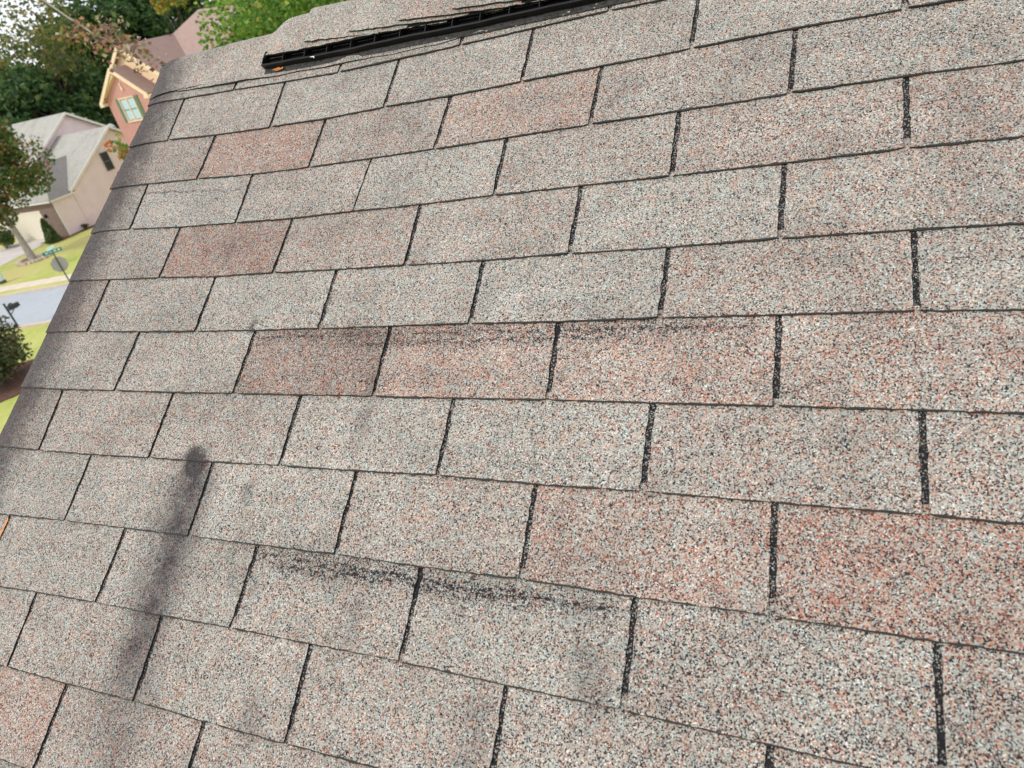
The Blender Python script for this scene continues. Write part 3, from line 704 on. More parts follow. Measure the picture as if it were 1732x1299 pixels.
# wood behind the houses: every crown its own tree
BACK = [  # px, distance, height, crown radius, crown base, leaves, material, label
 (-120, 104, 17.0, 7.0, 2.0, L_DARK, 'dark broadleaf tree at the far left end of the wood'),
 (-30, 100, 16.0, 6.0, 1.5, L_DARK, 'dark tree beyond the pale house, below the brightest gap of sky'),
 (40, 92, 15.0, 5.8, 1.0, L_DARK, 'dark green tree right above the left end of the pale house roof'),
 (110, 98, 15.2, 6.0, 1.0, L_DARK, 'deep green tree behind the higher gable of the pale house'),
 (172, 104, 20.5, 6.5, 1.0, L_MID, 'mid green tree rising between the two houses'),
 (120, 116, 18.5, 6.0, 6.0, L_OLIVE, 'tall olive and brown tree with sky showing through its crown'),
 (205, 112, 22.0, 6.5, 2.0, L_DARK, 'tall dark green tree left of the red house gable'),
 (262, 108, 22.0, 7.0, 2.0, L_DARK, 'tall dark tree standing behind the roof of the red house'),
 (330, 112, 23.0, 7.5, 2.0, L_DARK, 'tall dark tree behind the brown hip roof'),
 (520, 112, 23.0, 8.5, 1.0, L_MID, 'green tree far behind the middle of the bright maple crown'),
 (620, 108, 23.0, 8.5, 1.0, L_DARK, 'dark tree far behind the right side of the bright maple crown'),
 (420, 110, 22.0, 8.0, 2.0, L_MID, 'green tree far behind the bright maple'),
 (150, 122, 13.0, 7.0, 0.5, L_DARK, 'shaded tree deep in the gap between the two houses'),
 (75, 112, 17.5, 6.0, 3.0, L_OLIVE, 'loose brownish tree thinning out against the sky'),
]
for i, (px, D, h, crr, cb, lm, lab) in enumerate(BACK):
    p = at(px, 330 if px < 200 else 120, D); d = Vector((ray(px, 150).x, ray(px, 150).y, 0)).normalized()
    base = Vector((CW.x, CW.y, 0)) + d * D; base.z = ZG
    loose = lm is L_OLIVE
    tree('woodland_tree', base, h, crr, cb, 2600 if loose else 9000, 0.5 if loose else 0.62, lm, lab, 'tree', 20 + i, 'trees of the wood behind the houses', clumps=30 if not loose else 34)

# the tall autumn tree at the upper left, leaves loose against the sky
d = ray(60, 60); d = Vector((d.x, d.y, 0)).normalized()
bse = Vector((CW.x, CW.y, 0)) + d * 96; bse.z = ZG
tree('autumn_tree', bse, 21.0, 7.0, 9.5, 2900, 0.42, L_OLIVE, 'thin tree with yellow brown autumn leaves against the bright sky', 'tree', 77, clumps=34, tr=0.16, limbs=16)

# big maple just beyond the ridge
d = ray(572, 15); p = CW + d * 15.0
tree('maple_tree', Vector((p.x, p.y, ZG)) + Vector((d.x, d.y, 0)) * 0.6, p.z - ZG + 2.4, 2.75, p.z - ZG - 3.4, 30000, 0.088, L_BRIGHT, 'bright green leafy tree rising just behind the roof ridge', 'tree', 3, clumps=60, tr=0.16, bark=M_BARKP, limbs=16)
# yellow-orange top between the wood and the hip roof
d = ray(286, 4); p = CW + d * 86
tree('yellow_tree', Vector((p.x, p.y, ZG)), p.z - ZG + 2.2, 2.1, p.z - ZG - 1.9, 1500, 0.34, L_YEL, 'tree with yellow and orange leaf tips above the brown hip roof', 'tree', 5, clumps=14, tr=0.1)
# tree by the driveway with orange patches
b_ = gnd(57, 440)
tree('street_tree', b_, 11.0, 4.6, 2.7, 15000, 0.27, L_TURN, 'green tree with orange patches leaning over the driveway', 'tree', 8, clumps=40, tr=0.23, bark=M_BARKP, lean=(-1.0, 0.2), limbs=9)
m = MB()
for k in range(26):
    a = k / 26 * 2 * math.pi; m.box((b_.x + 1.15 * math.cos(a) + random.Random(k).uniform(-.1, .1), b_.y + 1.0 * math.sin(a), ZG + 0.08), (0.34, 0.22, 0.2), a)
sheet('tree_bed', [(b_.x + 1.4 * math.cos(a / 14 * 6.283), b_.y + 1.2 * math.sin(a / 14 * 6.283)) for a in range(14)], -0.05, 0.04, M_DIRT)
o = m.build('stone_edging', M_CURB); tag(o, 'ring of small pale stones around the leaning tree by the driveway', 'edging')
# small red and green maple close to our rake
d = ray(196, 243); p = CW + d * 17
tree('young_maple', Vector((p.x, p.y, ZG)), p.z - ZG + 0.32, 0.44, p.z - ZG - 1.1, 260, 0.115, L_MAPLE, 'top of a young maple with red and lime leaves beside the roof edge', 'tree', 12, clumps=14, tr=0.05, limbs=8, trunk_top=0.96)

# reddish branch arching in front of the houses: part of a tree that stands left of the picture
rng = random.Random(4)
pts = [(-900, -330, 11), (-420, -190, 10.6), (-120, -75, 10.4), (60, -10, 10), (104, 22, 9.8), (135, 42, 9.6), (160, 58, 9.4), (188, 70, 9.3), (212, 72, 9.2), (240, 86, 9.1), (262, 110, 9.0)]
W = [at(*q) for q in pts]
root_b = Vector((W[0].x - 1.6, W[0].y - 1.2, ZG))
tb = empty('red_leaf_tree', root_b); tag(tb, 'tree at the left whose thin pale branch with reddish leaves hangs over the red house', 'tree')
m = MB(); m.tube([Vector((0, 0, -.1)), Vector((0.1, 0, 4)), Vector((0.3, .2, 8)), W[0] + Vector((-.5, -.4, -.8)) - root_b], [0.2, 0.16, 0.1, 0.05], 9)
m.build('trunk', M_BARKP, tb, smooth=True)
m = MB(); m.tube([W[0] + Vector((-.5, -.4, -.8)) - root_b] + [w - root_b for w in W], [0.08, 0.07, 0.05, 0.024, 0.012, .010, .009, .008, .007, .006, .005, .003], 7)
tw = []
for (a, b2) in (((165, 60, 9.4), (178, 38, 9.3)), ((188, 70, 9.3), (205, 95, 9.2)), ((205, 72, 9.2), (190, 50, 9.2)), ((225, 80, 9.1), (245, 78, 9.1)), ((212, 74, 9.2), (232, 112, 9.1)), ((135, 42, 9.6), (122, 60, 9.6)), ((150, 52, 9.5), (172, 84, 9.4)), ((240, 88, 9.1), (262, 100, 9.0)), ((180, 66, 9.3), (200, 40, 9.3))):
    p0, p1 = at(*a) - root_b, at(*b2) - root_b; m.tube([p0, p0.lerp(p1, .5) + Vector((0, 0, .02)), p1], [.006, .005, .003], 5); tw.append((p0, p1))
m.build('branch', M_BARKP, tb, smooth=True)
m = MB(); lp = []
for (p0, p1) in tw:
    for k in range(20): lp.append(p0.lerp(p1, rng.uniform(.15, 1.1)) + Vector((rng.gauss(0, .055), rng.gauss(0, .055), rng.gauss(0, .06))))
for a, b2 in zip(W[5:], W[6:]):
    for k in range(24): lp.append(a.lerp(b2, rng.random()) - root_b + Vector((rng.gauss(0, .07), rng.gauss(0, .07), rng.gauss(-.05, .08))))
leaves(m, lp, 0.060, rng)
m.build('crown', L_RED, tb)

def bush(name, base, rx, ry, rz, n, size, mat, label, cat='bush', seed=1, cone=False, group=None, clumps=18):
    rng = random.Random(seed); root = empty(name, base); tag(root, label, cat, group)
    t = MB()
    for k in range(5): 
        a = k * 1.3; t.tube([(0.04 * math.cos(a), .04 * math.sin(a), -.05), (rx * .3 * math.cos(a), ry * .3 * math.sin(a), rz * .7), (rx * .5 * math.cos(a), ry * .5 * math.sin(a), rz * 1.3)], [.03, .02, .008], 5)
    t.build('stem', M_BARK, root)
    m = MB(); pts = []; cl = [Vector((rng.gauss(0, 1), rng.gauss(0, 1), rng.gauss(0, 1))).normalized() * rng.uniform(.3, .85) for _ in range(clumps)]
    for k in range(n):
        if cone:
            z = rng.random() ** 1.5; r = (1 - z) ** .6 * (rng.random() ** .3); a = rng.uniform(0, 6.283)
            pts.append(Vector((rx * r * math.cos(a), ry * r * math.sin(a), 0.1 + z * 2 * rz)))
        else:
            c = cl[rng.randrange(clumps)]; dd = Vector((rng.gauss(0, 1), rng.gauss(0, 1), rng.gauss(0, 1))).normalized() * .42 * rng.random() ** .4
            q = c + dd; pts.append(Vector((q.x * rx, q.y * ry, rz * 1.05 + q.z * rz)))
    leaves(m, pts, size, rng); m.build('foliage', mat, root); return root
bb = gnd(8, 650)
bush('garden_bush', bb, 2.0, 2.0, 1.45, 6500, 0.16, L_BUSH, 'dark brownish green bush on mulch beside the near lawn', seed=3, clumps=30)
sheet('mulch_ring', [(bb.x + 2.3 * math.cos(a / 16 * 6.283), bb.y + 2.3 * math.sin(a / 16 * 6.283)) for a in range(16)], -0.05, 0.05, M_MULCH)
bush('clipped_shrub', gnd(93, 410), 0.62, 0.62, 0.98, 2600, 0.12, L_MID, 'clipped cone shrub between the garage door and the brick pillar', 'shrub', 4, True)
bush('hedge_shrub', gnd(13, 421), 1.1, 1.0, 0.95, 3000, 0.15, L_MID, 'round green shrub left of the leaning tree trunk', 'shrub', 5)
bush('wall_plant', A + Vector((0.45, 1.4, 0)), 0.28, 0.28, 0.28, 350, 0.09, L_BUSH, 'little dark plant against the pale siding of the gable wall', 'plant', 6)

# ------------------------------------------------------------------ house A (pale siding) across the street
def siding_material(name, c, pitch=0.13):
    g = NT(name); co = g.coord(); sx = g.n.new('ShaderNodeSeparateXYZ'); g.l.new(co, sx.inputs[0])
    fr = g.m('FRACT', g.m('DIVIDE', sx.outputs[2], pitch))
    g.bump(fr, 1.0, 0.02)
    f = g.noise(co, 1.2, 4, 0.6); lo = tuple(x * .93 for x in c); hi = tuple(x * 1.05 for x in c)
    cc = g.ramp(f, [(0.3, lo), (0.7, hi)])
    gap = g.m('LESS_THAN', fr, 0.10)
    g.col(g.mix(g.m('MULTIPLY', gap, 0.3), cc, tuple(x * .35 for x in c))); g.rough(0.65); return g.mat
def roof_material(name, c, streaky=0.3):
    g = NT(name); co = g.coord()
    br = g.n.new('ShaderNodeTexBrick'); g.l.new(g.mapv(co, (1, 1, 1)), br.inputs[0]); br.inputs['Scale'].default_value = 1.0
    br.inputs['Brick Width'].default_value = 0.31; br.inputs['Row Height'].default_value = 0.13; br.inputs['Mortar Size'].default_value = 0.006
    br.inputs['Color1'].default_value = (*c, 1); br.inputs['Color2'].default_value = (*[x * .88 for x in c], 1); br.inputs['Mortar'].default_value = (*[x * .5 for x in c], 1)
    f = g.ss(g.noise(g.mapv(co, (0.6, 0.25, 0.6)), 1.6, 5, 0.65), 0.45, 0.8)
    g.col(g.mix(g.m('MULTIPLY', f, streaky), br.outputs[0], tuple(x * .35 for x in c))); g.rough(0.9); return g.mat
M_SIDE = siding_material('pale_pink_siding', (0.88, 0.73, 0.78))
M_ROOFA = roof_material('light_grey_roof', (0.44, 0.42, 0.38), 0.5)
M_ROOFA_SHADE = roof_material('shaded_grey_roof', (0.25, 0.235, 0.22), 0.5)  # darker copy of the roof colour: paints the shade on the garage's side slope
def brick_material(name, c1, c2):
    g = NT(name); co = g.coord(); nm = g.n.new('ShaderNodeNewGeometry')
    mp = g.n.new('ShaderNodeMapping'); g.l.new(co, mp.inputs[0]); mp.inputs['Rotation'].default_value = (math.radians(90), 0, 0)
    br = g.n.new('ShaderNodeTexBrick'); g.l.new(mp.outputs[0], br.inputs[0]); br.inputs['Scale'].default_value = 1.0
    br.inputs['Brick Width'].default_value = 0.21; br.inputs['Row Height'].default_value = 0.075; br.inputs['Mortar Size'].default_value = 0.008
    br.inputs['Color1'].default_value = (*c1, 1); br.inputs['Color2'].default_value = (*c2, 1); br.inputs['Mortar'].default_value = (0.45, 0.42, 0.38, 1)
    f = g.noise(co, 2.5, 4, .6)
    g.col(g.mix(g.lerp(f, .3, .7, 0, .35), br.outputs[0], (0.12, 0.06, 0.045))); g.rough(.85); return g.mat
M_BRICK = brick_material('brown_brick', (0.20, 0.115, 0.08), (0.15, 0.08, 0.055))
M_CREAM = plain('cream_paint', (0.80, 0.74, 0.60), 0.5, 0.03, 2)
M_GUTTER = plain('gutter_white', (0.74, 0.71, 0.66), 0.45, 0.04, 2)
M_DARKGL = NT('dark_window_glass'); M_DARKGL.col((0.03, 0.035, 0.045)); M_DARKGL.rough(0.08); M_DARKGL = M_DARKGL.mat
M_METAL = plain('galvanised_metal', (0.55, 0.56, 0.57), 0.35, 0.1, 6, metal=0.8)

hA = empty('pale_house', A)
tag(hA, 'pale pink sided house with light grey gable roofs and brick garage across the street', 'house')
def L(o): return o
EV = 3.30; PK = 6.87; YE, YP, YB = 2.1, 8.15, 14.2
sl_ = (PK - EV) / (YP - YE)
# body: garage projection + gabled wing + taller main block
m = MB()
m.prism([Vector((-7.0, 0.0, 0)), Vector((0, 0.0, 0)), Vector((0, YE, 0)), Vector((-7.0, YE, 0))], (0, 0, 3.0))
m.build('garage_wall', [M_BRICK], hA)
m = MB()   # siding skin on the side of the projection
m.box((0.03, YE / 2 + 0.02, 1.5), (0.06, YE - 0.10, 3.0)); m.build('side_wall', M_SIDE, hA)
m = MB()
m.prism([Vector((0.06, YE + .002, 0)), Vector((0.06, YB, 0)), Vector((0.06, YB, EV)), Vector((0.06, YP, PK - 0.1)), Vector((0.06, YE + .002, EV - .05))], (-13.0, 0, 0))
gw = m.build('wall', M_SIDE, hA)
m = MB(); m.box((0.075, 0.06, 1.53), (0.07, 0.12, 3.06)); m.build('corner_board', M_GUTTER, hA)
def slope(name, P, mat, th=0.16, parent=hA):
    """roof slab from its outline; local x along the first edge so courses run level"""
    P = [Vector(p) for p in P]
    x = (P[1] - P[0]).normalized(); n = x.cross(P[2] - P[0]).normalized()
    if n.z < 0: n = -n
    y = n.cross(x)
    Mx = Matrix((x, y, n)).transposed()
    loc = [Mx.transposed() @ (p - P[0]) for p in P]
    m = MB(); m.prism([Vector((q.x, q.y, 0)) for q in loc], (0, 0, -th))
    o = m.build(name, mat, parent); o.matrix_local = Matrix.Translation(P[0]) @ Mx.to_4x4(); return o
OV = 0.32
slope('roof', [(OV, YE - .25, EV - .25 * sl_ + .12), (-6.6, YE - .25, EV - .25 * sl_ + .12), (-6.6, YP, PK + .12), (OV, YP, PK + .12)], M_ROOFA)
slope('roof', [(OV, YB + .3, EV - .3 * sl_ + .12), (-6.6, YB + .3, EV - .3 * sl_ + .12), (-6.6, YP, PK + .12), (OV, YP, PK + .12)], M_ROOFA)
# rake boards
def rake(p0, p1, w=0.20, t=0.07, parent=hA, mat=None, drop=0.02, nrm=Vector((1, 0, 0))):
    p0, p1 = Vector(p0), Vector(p1); d = (p1 - p0); dn = Vector((0, 0, -w))
    m = MB(); m.prism([p0 + Vector((0, 0, drop)), p1 + Vector((0, 0, drop)), p1 + dn, p0 + dn], nrm * t); return m.build('rake_board', mat or M_GUTTER, parent)
rake((OV + .003, YE - .27, EV - .27 * sl_ + .11), (OV + .003, YP, PK + .12))
rake((OV + .003, YB + .3, EV - .3 * sl_ + .11), (OV + .003, YP + .001, PK + .12))
# hip roof of the garage projection
g5 = 5.45; rx = -3.3; yb = YE + (g5 - EV) / sl_
slope('roof', [(OV, -0.3, 3.12), (OV, YE + .1, 3.12), (rx, yb, g5 + .1), (rx, 3.1, g5 + .1)], M_ROOFA_SHADE, .1)
slope('roof', [(-7.0 - .3, -0.3, 3.12), (OV, -.3, 3.12), (rx, 3.1, g5 + .1)], M_ROOFA, .1)
slope('roof', [(-7.3, YE + .1, 3.12), (-7.3, -0.3, 3.12), (rx, 3.1, g5 + .1), (rx, yb, g5 + .1)], M_ROOFA, .1)
m = MB(); m.box((OV + .05, YE / 2 - .15, 3.02), (0.11, YE + .42, .14)); m.box((-3.45, -.36, 3.02), (7.75, .11, .14)); m.build('gutter', M_GUTTER, hA)
m = MB(); m.box((-3.5 + .2, -0.15, 2.955), (7.2, .33, .03)); m.box((OV / 2 + .03, YE / 2, 2.955), (OV - .08, YE, .03)); m.build('soffit', M_GUTTER, hA)
# garage door with panels
gd = MB(); gd.box((-4.45, -0.02, 1.13), (4.75, 0.08, 2.26)); gdo = gd.build('garage_door', M_CREAM, hA)
p0 = None
for r in range(4):
    for c in range(8):
        if p0 is None:
            mm = MB(); mm.box((0, 0, 0), (0.50, 0.012, 0.42)); p0 = mm.build('panel', M_CREAM, gdo); q = p0
        else: q = p0.copy(); COL.objects.link(q); q.parent = gdo
        q.location = (-4.45 - 2.07 + c * 0.59, -0.058, 0.30 + r * 0.55)
m = MB()
m.box((-4.45, -0.03, 2.33), (5.05, .10, .12)); m.box((-2.0, -.03, 1.13), (.12, .10, 2.26)); m.box((-6.9, -.03, 1.13), (.12, .10, 2.26)); m.build('door_frame', M_CREAM, hA)
# coach lamp
m = MB(); m.box((-1.45, -.11, 1.85), (.14, .16, .22)); m.tube([(-1.45, -.10, 1.96), (-1.45, -.10, 2.06)], [.09, .01], 6); m.tube([(-1.45, -.02, 2.0), (-1.45, -.12, 2.04)], .015, 5); m.build('wall_lamp', M_PLAST, hA)
# gable window
w_ = empty('window', (0.09, 6.60, 4.36), hA)
m = MB(); m.box((0, 0, 0), (.03, .72, 1.46)); m.build('pane', M_DARKGL, w_)
m = MB()
for yy in (-.385, .385): m.box((.02, yy, 0), (.06, .05, 1.56))
for zz in (-.755, .755): m.box((.02, 0, zz), (.06, .72, .05))
m.box((.022, 0, 0), (.05, .72, .05)); m.build('frame', plain('dark_frame', (.16, .16, .18), .5), w_)
# taller block at the left end with its own gable
X2 = -6.6; P2 = 9.75; H2 = 8.62
m = MB()
m.prism([Vector((X2, 1.9, 0)), Vector((X2, 17.6, 0)), Vector((X2, 17.6, 4.0)), Vector((X2, P2, H2 - .12)), Vector((X2, 1.9, 4.0))], (-12, 0, 0)); m.build('wall', M_SIDE, hA)
s2 = (H2 - 4.0) / (P2 - 1.9)
slope('roof', [(X2 + .35, 1.6, 4.0 - .3 * s2 + .1), (X2 - 12.3, 1.6, 4.0 - .3 * s2 + .1), (X2 - 12.3, P2, H2 + .1), (X2 + .35, P2, H2 + .1)], M_ROOFA)
slope('roof', [(X2 + .35, 17.9, 4.0 - .3 * s2 + .1), (X2 - 12.3, 17.9, 4.0 - .3 * s2 + .1), (X2 - 12.3, P2, H2 + .1), (X2 + .35, P2, H2 + .1)], M_ROOFA)
rake((X2 + .353, 1.6, 4.0 - .3 * s2 + .1), (X2 + .353, P2, H2 + .1)); rake((X2 + .353, 17.9, 4.0 - .3 * s2 + .1), (X2 + .353, P2 + .001, H2 + .1))
# roof vents: a round cap and a pipe
def loc_px(px, py, yl):     # point on the vertical plane y = A.y + yl, in house coordinates
    d = ray(px, py); t = (A.y + yl - CW.y) / d.y; return CW + d * t - A
q = loc_px(122, 198, 11.5)
m = MB(); m.tube([q + Vector((0, 0, -1.2)), q + Vector((0, 0, 0.05))], .15, 10); m.tube([q + Vector((0, 0, .0)), q + Vector((0, 0, .08)), q + Vector((0, 0, .3)), q + Vector((0, 0, .34))], [.22, .3, .3, .1], 12); m.build('flue_cap', M_METAL, hA, smooth=False)
q = loc_px(138, 206, 12.5)
m = MB(); m.box(q + Vector((0, 0, -.5)), (.8, .5, 1.3)); m.box(q + Vector((0, 0, .2)), (.95, .65, .1)); m.build('chimney', M_GUTTER, hA)
q = loc_px(188, 216, 10.2)
m = MB()
n_ = 12
for k in range(n_):   # turbine vent: sphere of fins
    a0 = k / n_ * 6.283; ring = [(math.sin(t) * .42, -math.cos(t) * .36) for t in (0.35, .8, 1.3, 1.8, 2.4, 3.0)]
    pr = [Vector((r * math.cos(a0 + z), r * math.sin(a0 + z), z)) + q for r, z in ring]; pr2 = [Vector((r * math.cos(a0 + z + .6) * .96, r * math.sin(a0 + z + .6) * .96, z)) + q for r, z in ring]
    nn = len(m.v); m.v += [tuple(p) for p in pr + pr2]
    for j in range(5): m.f.append((nn + j, nn + j + 1, nn + 7 + j, nn + 6 + j)); m.m.append(0)
m.tube([q + Vector((0, 0, -1.0)), q + Vector((0, 0, -.3))], .16, 10); m.build('turbine_vent', M_METAL, hA)

# ------------------------------------------------------------------ house B (red) further right
M_RED = siding_material('rose_brick_wall', (0.70, 0.36, 0.32), 0.075)
M_SAND = plain('sand_siding', (0.80, 0.58, 0.38), .65, .05, 1)
M_TAN = plain('tan_trim', (0.82, 0.64, 0.42), .5, .04, 2)
M_ROOFB = roof_material('brown_roof', (0.30, 0.20, 0.17), 0.25)
M_GREEN = plain('green_shutter', (0.16, 0.25, 0.15), .6, .08, 4)
M_SKYGL = NT('reflective_glass'); M_SKYGL.col((0.48, 0.66, 0.76)); M_SKYGL.rough(0.25); M_SKYGL.p.inputs['Metallic'].default_value = .15; M_SKYGL = M_SKYGL.mat
TL = CW + ray(201.8, 168.0) * 66
aB = math.radians(-8.5); BX = Vector((math.cos(aB), math.sin(aB), 0)); BY = Vector((-math.sin(aB), math.cos(aB), 0))
B0 = Vector((TL.x, TL.y, ZG))
hB = empty('red_house', B0); hB.rotation_euler = (0, 0, aB)
tag(hB, 'rose coloured house with tan trim, green shutters and brown roofs', 'house')
# local frame: x = s to the right, y = depth, z = height
m = MB()
pkx, pkz, ex, ez = 1.0, 11.0, -1.75, 9.15
ex2 = 2 * pkx - ex
m.prism([Vector((ex, 0, 0)), Vector((ex2, 0, 0)), Vector((ex2, 0, ez)), Vector((pkx, 0, pkz - .1)), Vector((ex, 0, ez))], (0, 1.14, 0)); m.build('wall', M_RED, hB)
sB = (pkz - ez) / (pkx - ex)
def slopeB(P, mat=M_ROOFB, th=.14): return slope('roof', P, mat, th, hB)
slopeB([(ex - .45, 1.15, ez - .45 * sB + .1), (ex - .45, -.3, ez - .45 * sB + .1), (pkx, -.3, pkz + .1), (pkx, 1.15, pkz + .1)])
slopeB([(ex2 + .45, -.3, ez - .45 * sB + .1), (ex2 + .45, 1.15, ez - .45 * sB + .1), (pkx, 1.15, pkz + .1), (pkx, -.3, pkz + .1)])
def rakeB(p0, p1, w=.30): return rake(p0, p1, w, .08, hB, M_TAN, .03, Vector((0, -1, 0)))
rakeB((ex - .5, -.305, ez - .5 * sB + .1), (pkx, -.305, pkz + .12)); rakeB((ex2 + .5, -.305, ez - .5 * sB + .1), (pkx + .001, -.305, pkz + .12))
for q in (ex - .28, ex2 + .28):
    m = MB(); m.box((q, -.15, ez - .40), (.50, .50, .24)); m.build('eave_return', M_TAN, hB)
m = MB(); m.prism([Vector((ex - .4, -.01, ez - .28 * sB - .30)), Vector((ex + .05, -.01, ez - .02)), Vector((pkx, -.01, pkz - .42)), Vector((pkx, -.01, pkz - .02)), Vector((ex - .4, -.01, ez - .3 * sB + .05))], (0, -.28, 0)); 
m.build('soffit', M_TAN, hB)
m = MB(); m.prism([Vector((pkx - .04, -.02, 10.02)), Vector((pkx + .10, -.02, 10.02)), Vector((pkx + .07, -.02, 9.86)), Vector((pkx + .17, -.02, 9.60)), Vector((pkx + .03, -.02, 9.42)), Vector((pkx - .11, -.02, 9.60)), Vector((pkx - .01, -.02, 9.86))], (0, -.08, 0)); m.build('keystone_ornament', M_TAN, hB)
wz0, wz1, wx0, wx1 = 7.25, 8.95, 0.0, 1.95
wd = empty('window', ((wx0 + wx1) / 2, -.03, (wz0 + wz1) / 2), hB)
hw, hh = (wx1 - wx0) / 2, (wz1 - wz0) / 2
pn0 = None
for cx_ in (-.5, .5):
    for cz_ in (-.5, .5):
        if pn0 is None: mm = MB(); mm.box((0, 0, 0), (hw * .80, .03, hh * .84)); pn0 = mm.build('pane', M_SKYGL, wd); q = pn0
        else: q = pn0.copy(); COL.objects.link(q); q.parent = wd
        q.location = (cx_ * hw * .92, 0, cz_ * hh * .92)
m = MB()
for xx, w__ in ((-hw + .02, .10), (hw - .02, .10), (0, .11)): m.box((xx, -.03, 0), (w__, .09, hh * 2 + .1))
for zz, w__ in ((-hh - .02, .11), (hh + .0, .09)): m.box((0, -.035, zz), (hw * 2 + .1, .10, w__))
m.build('frame', M_TAN, wd)
m = MB(); m.box((0, -.02, 0), (hw * 2 - .1, .06, .05)); m.build('sash_bar', M_GREEN, wd)
for xx in (wx0 - .30, wx1 + .30):
    m = MB(); m.box((xx, -.04, (wz0 + wz1) / 2), (.42, .06, wz1 - wz0 + .1))
    sh = m.build('shutter', M_GREEN, hB)
    m = MB()
    for k in range(22): m.box((xx, -.085, wz0 + .04 + k * .077), (.34, .02, .035))
    tag(m.build('slat', M_GREEN, sh), kind='stuff')
# upper gable, set back, sand coloured
def on_depth(px, py, yl, lift=0):
    P0 = B0 + BY * yl; d = ray(px, py); t = (P0 - CW).dot(BY) / d.dot(BY); w = CW + d * t - B0
    return Vector((w.dot(BX), yl, w.z + lift))
def pr(px, py, yl):
    return on_depth(140 + px / 5.904, 40 + py / 5.904, yl)
yb2 = 1.15
pk2 = pr(372, 215, yb2); lf2 = pr(318, 420, yb2)
k2 = (pk2.z - lf2.z) / (pk2.x - lf2.x)
rx2 = pk2.x + 3.6
m = MB()
m.prism([Vector((lf2.x + .3, yb2, 0)), Vector((rx2, yb2, 0)), Vector((rx2, yb2, pk2.z - 3.6 * k2 - .1)), Vector((pk2.x, yb2, pk2.z - .12)), Vector((lf2.x + .3, yb2, lf2.z))], (0, 5, 0)); m.build('wall', M_SAND, hB)
rake((lf2.x - .1, yb2 - .35, lf2.z - .1 * k2), (pk2.x, yb2 - .35, pk2.z), .30, .08, hB, M_TAN, .03, Vector((0, -1, 0)))
rake((rx2 + .4, yb2 - .35, pk2.z - 4.0 * k2), (pk2.x + .001, yb2 - .35, pk2.z), .30, .08, hB, M_TAN, .03, Vector((0, -1, 0)))
slopeB([(lf2.x - .1, yb2 + 5, lf2.z - .1 * k2), (lf2.x - .1, yb2 - .34, lf2.z - .1 * k2), (pk2.x, yb2 - .34, pk2.z), (pk2.x, yb2 + 5, pk2.z)])
slopeB([(rx2 + .4, yb2 - .34, pk2.z - 4.0 * k2), (rx2 + .4, yb2 + 5, pk2.z - 4.0 * k2), (pk2.x, yb2 + 5, pk2.z), (pk2.x, yb2 - .34, pk2.z)])
# brown main roof: front slope with its level ridge, then the higher hip to the right
a_, b2_, c2_, d2_ = pr(480, 212, 5.5), pr(870, 128, 5.5), pr(900, 470, 3.2), pr(560, 560, 3.2)
slopeB([d2_, c2_, b2_, a_]); 
m = MB(); dirr = (b2_ - a_); m.prism([a_ + Vector((0, -.05, .02)), b2_ + Vector((0, -.05, .02)), b2_ + Vector((0, -.05, .14)), a_ + Vector((0, -.05, .14))], (0, .25, 0)); m.build('ridge_cap', M_ROOFB, hB)
M_ROOFB2 = roof_material('brown_hip_roof', (0.40, 0.275, 0.235), 0.12)
k_, h_, e_ = pr(905, 500, 3.05), pr(1400, 520, 3.05), pr(1151, -142, 8.0)
hn = (h_ - k_).cross(e_ - k_).normalized()
def on_hip(px, py):
    d = ray(140 + px / 5.904, 40 + py / 5.904); dl = Vector((d.dot(BX), d.dot(BY), d.z)); cl_ = CW - B0; cl_ = Vector((cl_.dot(BX), cl_.dot(BY), cl_.z))
    return cl_ + dl * ((k_ - cl_).dot(hn) / dl.dot(hn))
c1_, f_ = on_hip(868, 128), on_hip(1500, -190)
slope('roof', [k_, h_, f_, e_, c1_], M_ROOFB2, .14, hB)
slope('roof', [c1_ + Vector((0, 0, -.02)), e_ + Vector((0, 0, -.02)), Vector((e_.x + 1, 13, e_.z - 2.5)), Vector((c1_.x, 11, c1_.z - 1.5))], M_ROOFB, .14, hB)
m = MB(); m.prism([Vector((k_.x - .5, 4.5, 0)), Vector((14, 4.5, 0)), Vector((14, 4.5, k_.z)), Vector((k_.x - .5, 4.5, k_.z - .3))], (0, 9, 0)); m.build('wall', M_SAND, hB)

# ------------------------------------------------------------------ street furniture
M_POST = plain('green_post', (0.07, 0.075, 0.05), .6, .2, 8)
M_SIGNB = plain('sign_back', (0.36, 0.34, 0.27), .55, .06, 5)
M_SIGNG = plain('street_sign_green', (0.0, 0.20, 0.15), .35, .1, 5)
M_SIGNW = plain('sign_white', (0.62, 0.85, 0.80), .4, .1, 5)
hB1 = 2.42
tp = gnd(88, 425, hB1)
spost = empty('stop_sign', (tp.x, tp.y, ZG)); tag(spost, 'stop sign seen from behind with two green street name blades on top', 'sign')
m = MB(); m.box((0, 0, hB1 / 2), (.07, .05, hB1 + .1)); m.build('post', M_POST, spost)
vd = Vector((ray(90, 440).x, ray(90, 440).y, 0)).normalized(); va_ = math.atan2(vd.y, vd.x) - math.pi / 2     # sign faces away
oc = MB(); R_ = .49
pts8 = [Vector((R_ * math.cos(math.pi / 8 + k * math.pi / 4), 0, R_ * math.sin(math.pi / 8 + k * math.pi / 4))) for k in range(8)]
oc.prism(pts8, (0, .012, 0)); o = oc.build('sign_plate', M_SIGNB, spost); o.location = tuple(vd * .05 + Vector((0, 0, hB1 - .86))); o.rotation_euler = (0, 0, va_ + .15)
m = MB(); m.box((0, 0, 0), (1.08, .02, .20)); bl = m.build('name_blade', M_SIGNG, spost); bl.location = (0, 0, hB1 - .02); bl.rotation_euler = (0, 0, va_ + .05)
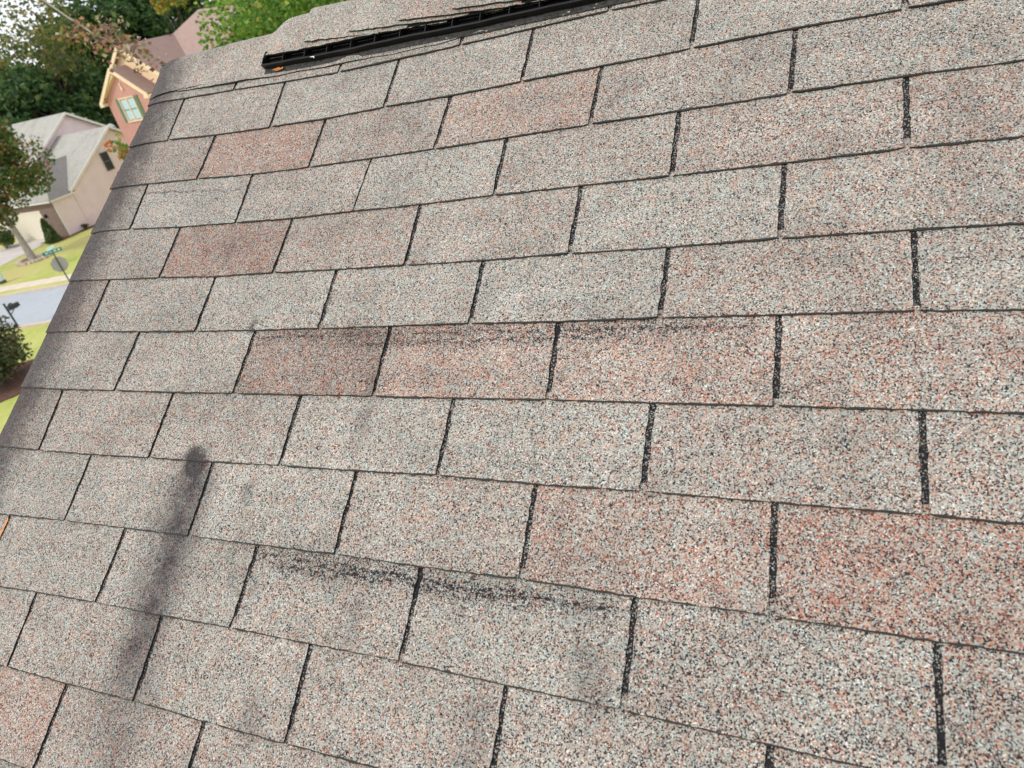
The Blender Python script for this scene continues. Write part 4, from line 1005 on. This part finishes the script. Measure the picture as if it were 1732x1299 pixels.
m = MB(); rr = random.Random(2)
x = -.46
while x < .46:
    w__ = rr.uniform(.03, .06)
    if rr.random() < .82: m.box((x, -.013, rr.uniform(-.01, .01)), (w__, .006, rr.uniform(.07, .11)))
    x += w__ + .02
m.build('lettering', M_SIGNW, bl)
m = MB(); m.box((0, 0, 0), (.80, .02, .18)); b2l = m.build('name_blade', M_SIGNW, spost); b2l.location = (0, 0, hB1 + .20); b2l.rotation_euler = (0, 0, va_ + 1.0)

mb = gnd(33, 556)
mail = empty('mailbox', mb); tag(mail, 'black mailbox on a post at the near kerb', 'mailbox')
ma = math.atan2(SD.y, SD.x)
dview = Vector((ray(30, 530).x, ray(30, 530).y, 0)).normalized(); rightv = Vector((dview.y, -dview.x, 0))
mang = math.atan2(rightv.y, rightv.x) + .25
mail.rotation_euler = (0, 0, mang)
M_BLK = plain('black_paint', (0.02, 0.022, 0.026), .4, .2, 10)
m = MB(); m.box((0, 0, .72), (.085, .085, 1.50)); m.box((0, 0, 1.49), (.11, .11, .05)); m.build('post', M_BLK, mail)
m = MB(); prof = [(-.10, 0), (.10, 0), (.10, .13)] + [(.10 * math.cos(a), .13 + .10 * math.sin(a)) for a in (.5, 1.0, 1.57, 2.1, 2.6)] + [(-.10, .13)]
m.prism([Vector((.08, y, 1.12 + z)) for y, z in prof], (.54, 0, 0)); box_ = m.build('box', M_BLK, mail)
m = MB(); m.prism([Vector((.62, y * 1.06, 1.115 + z * 1.04)) for y, z in prof], (.02, 0, 0)); m.build('door', plain('grey_mailbox_door', (.16, .16, .17), .5), box_)
m = MB(); m.box((.25, 0, 1.39), (.20, .05, .06)); m.build('name_plate', M_BLK, mail)
m = MB(); m.tube([(.03, 0, .85), (.35, 0, 1.10)], .025, 6); m.box((.28, 0, 1.09), (.5, .07, .05)); m.build('bracket', M_BLK, mail)

ub = gnd(6, 479)
m = MB(); m.tube([(0, 0, -.05), (0, 0, .95), (0, 0, 1.05), (0, 0, 1.10)], [.21, .20, .17, .06], 14)
ut = empty('utility_pedestal', ub); tag(ut, 'pale teal utility pedestal on the far lawn at the left picture edge', 'utility box')
m.build('cover', plain('pale_teal_plastic', (.50, .66, .62), .5, .06, 4), ut)
m = MB(); m.tube([(0, 0, -.05), (0, 0, .22)], .235, 14); m.build('base', M_POST, ut)
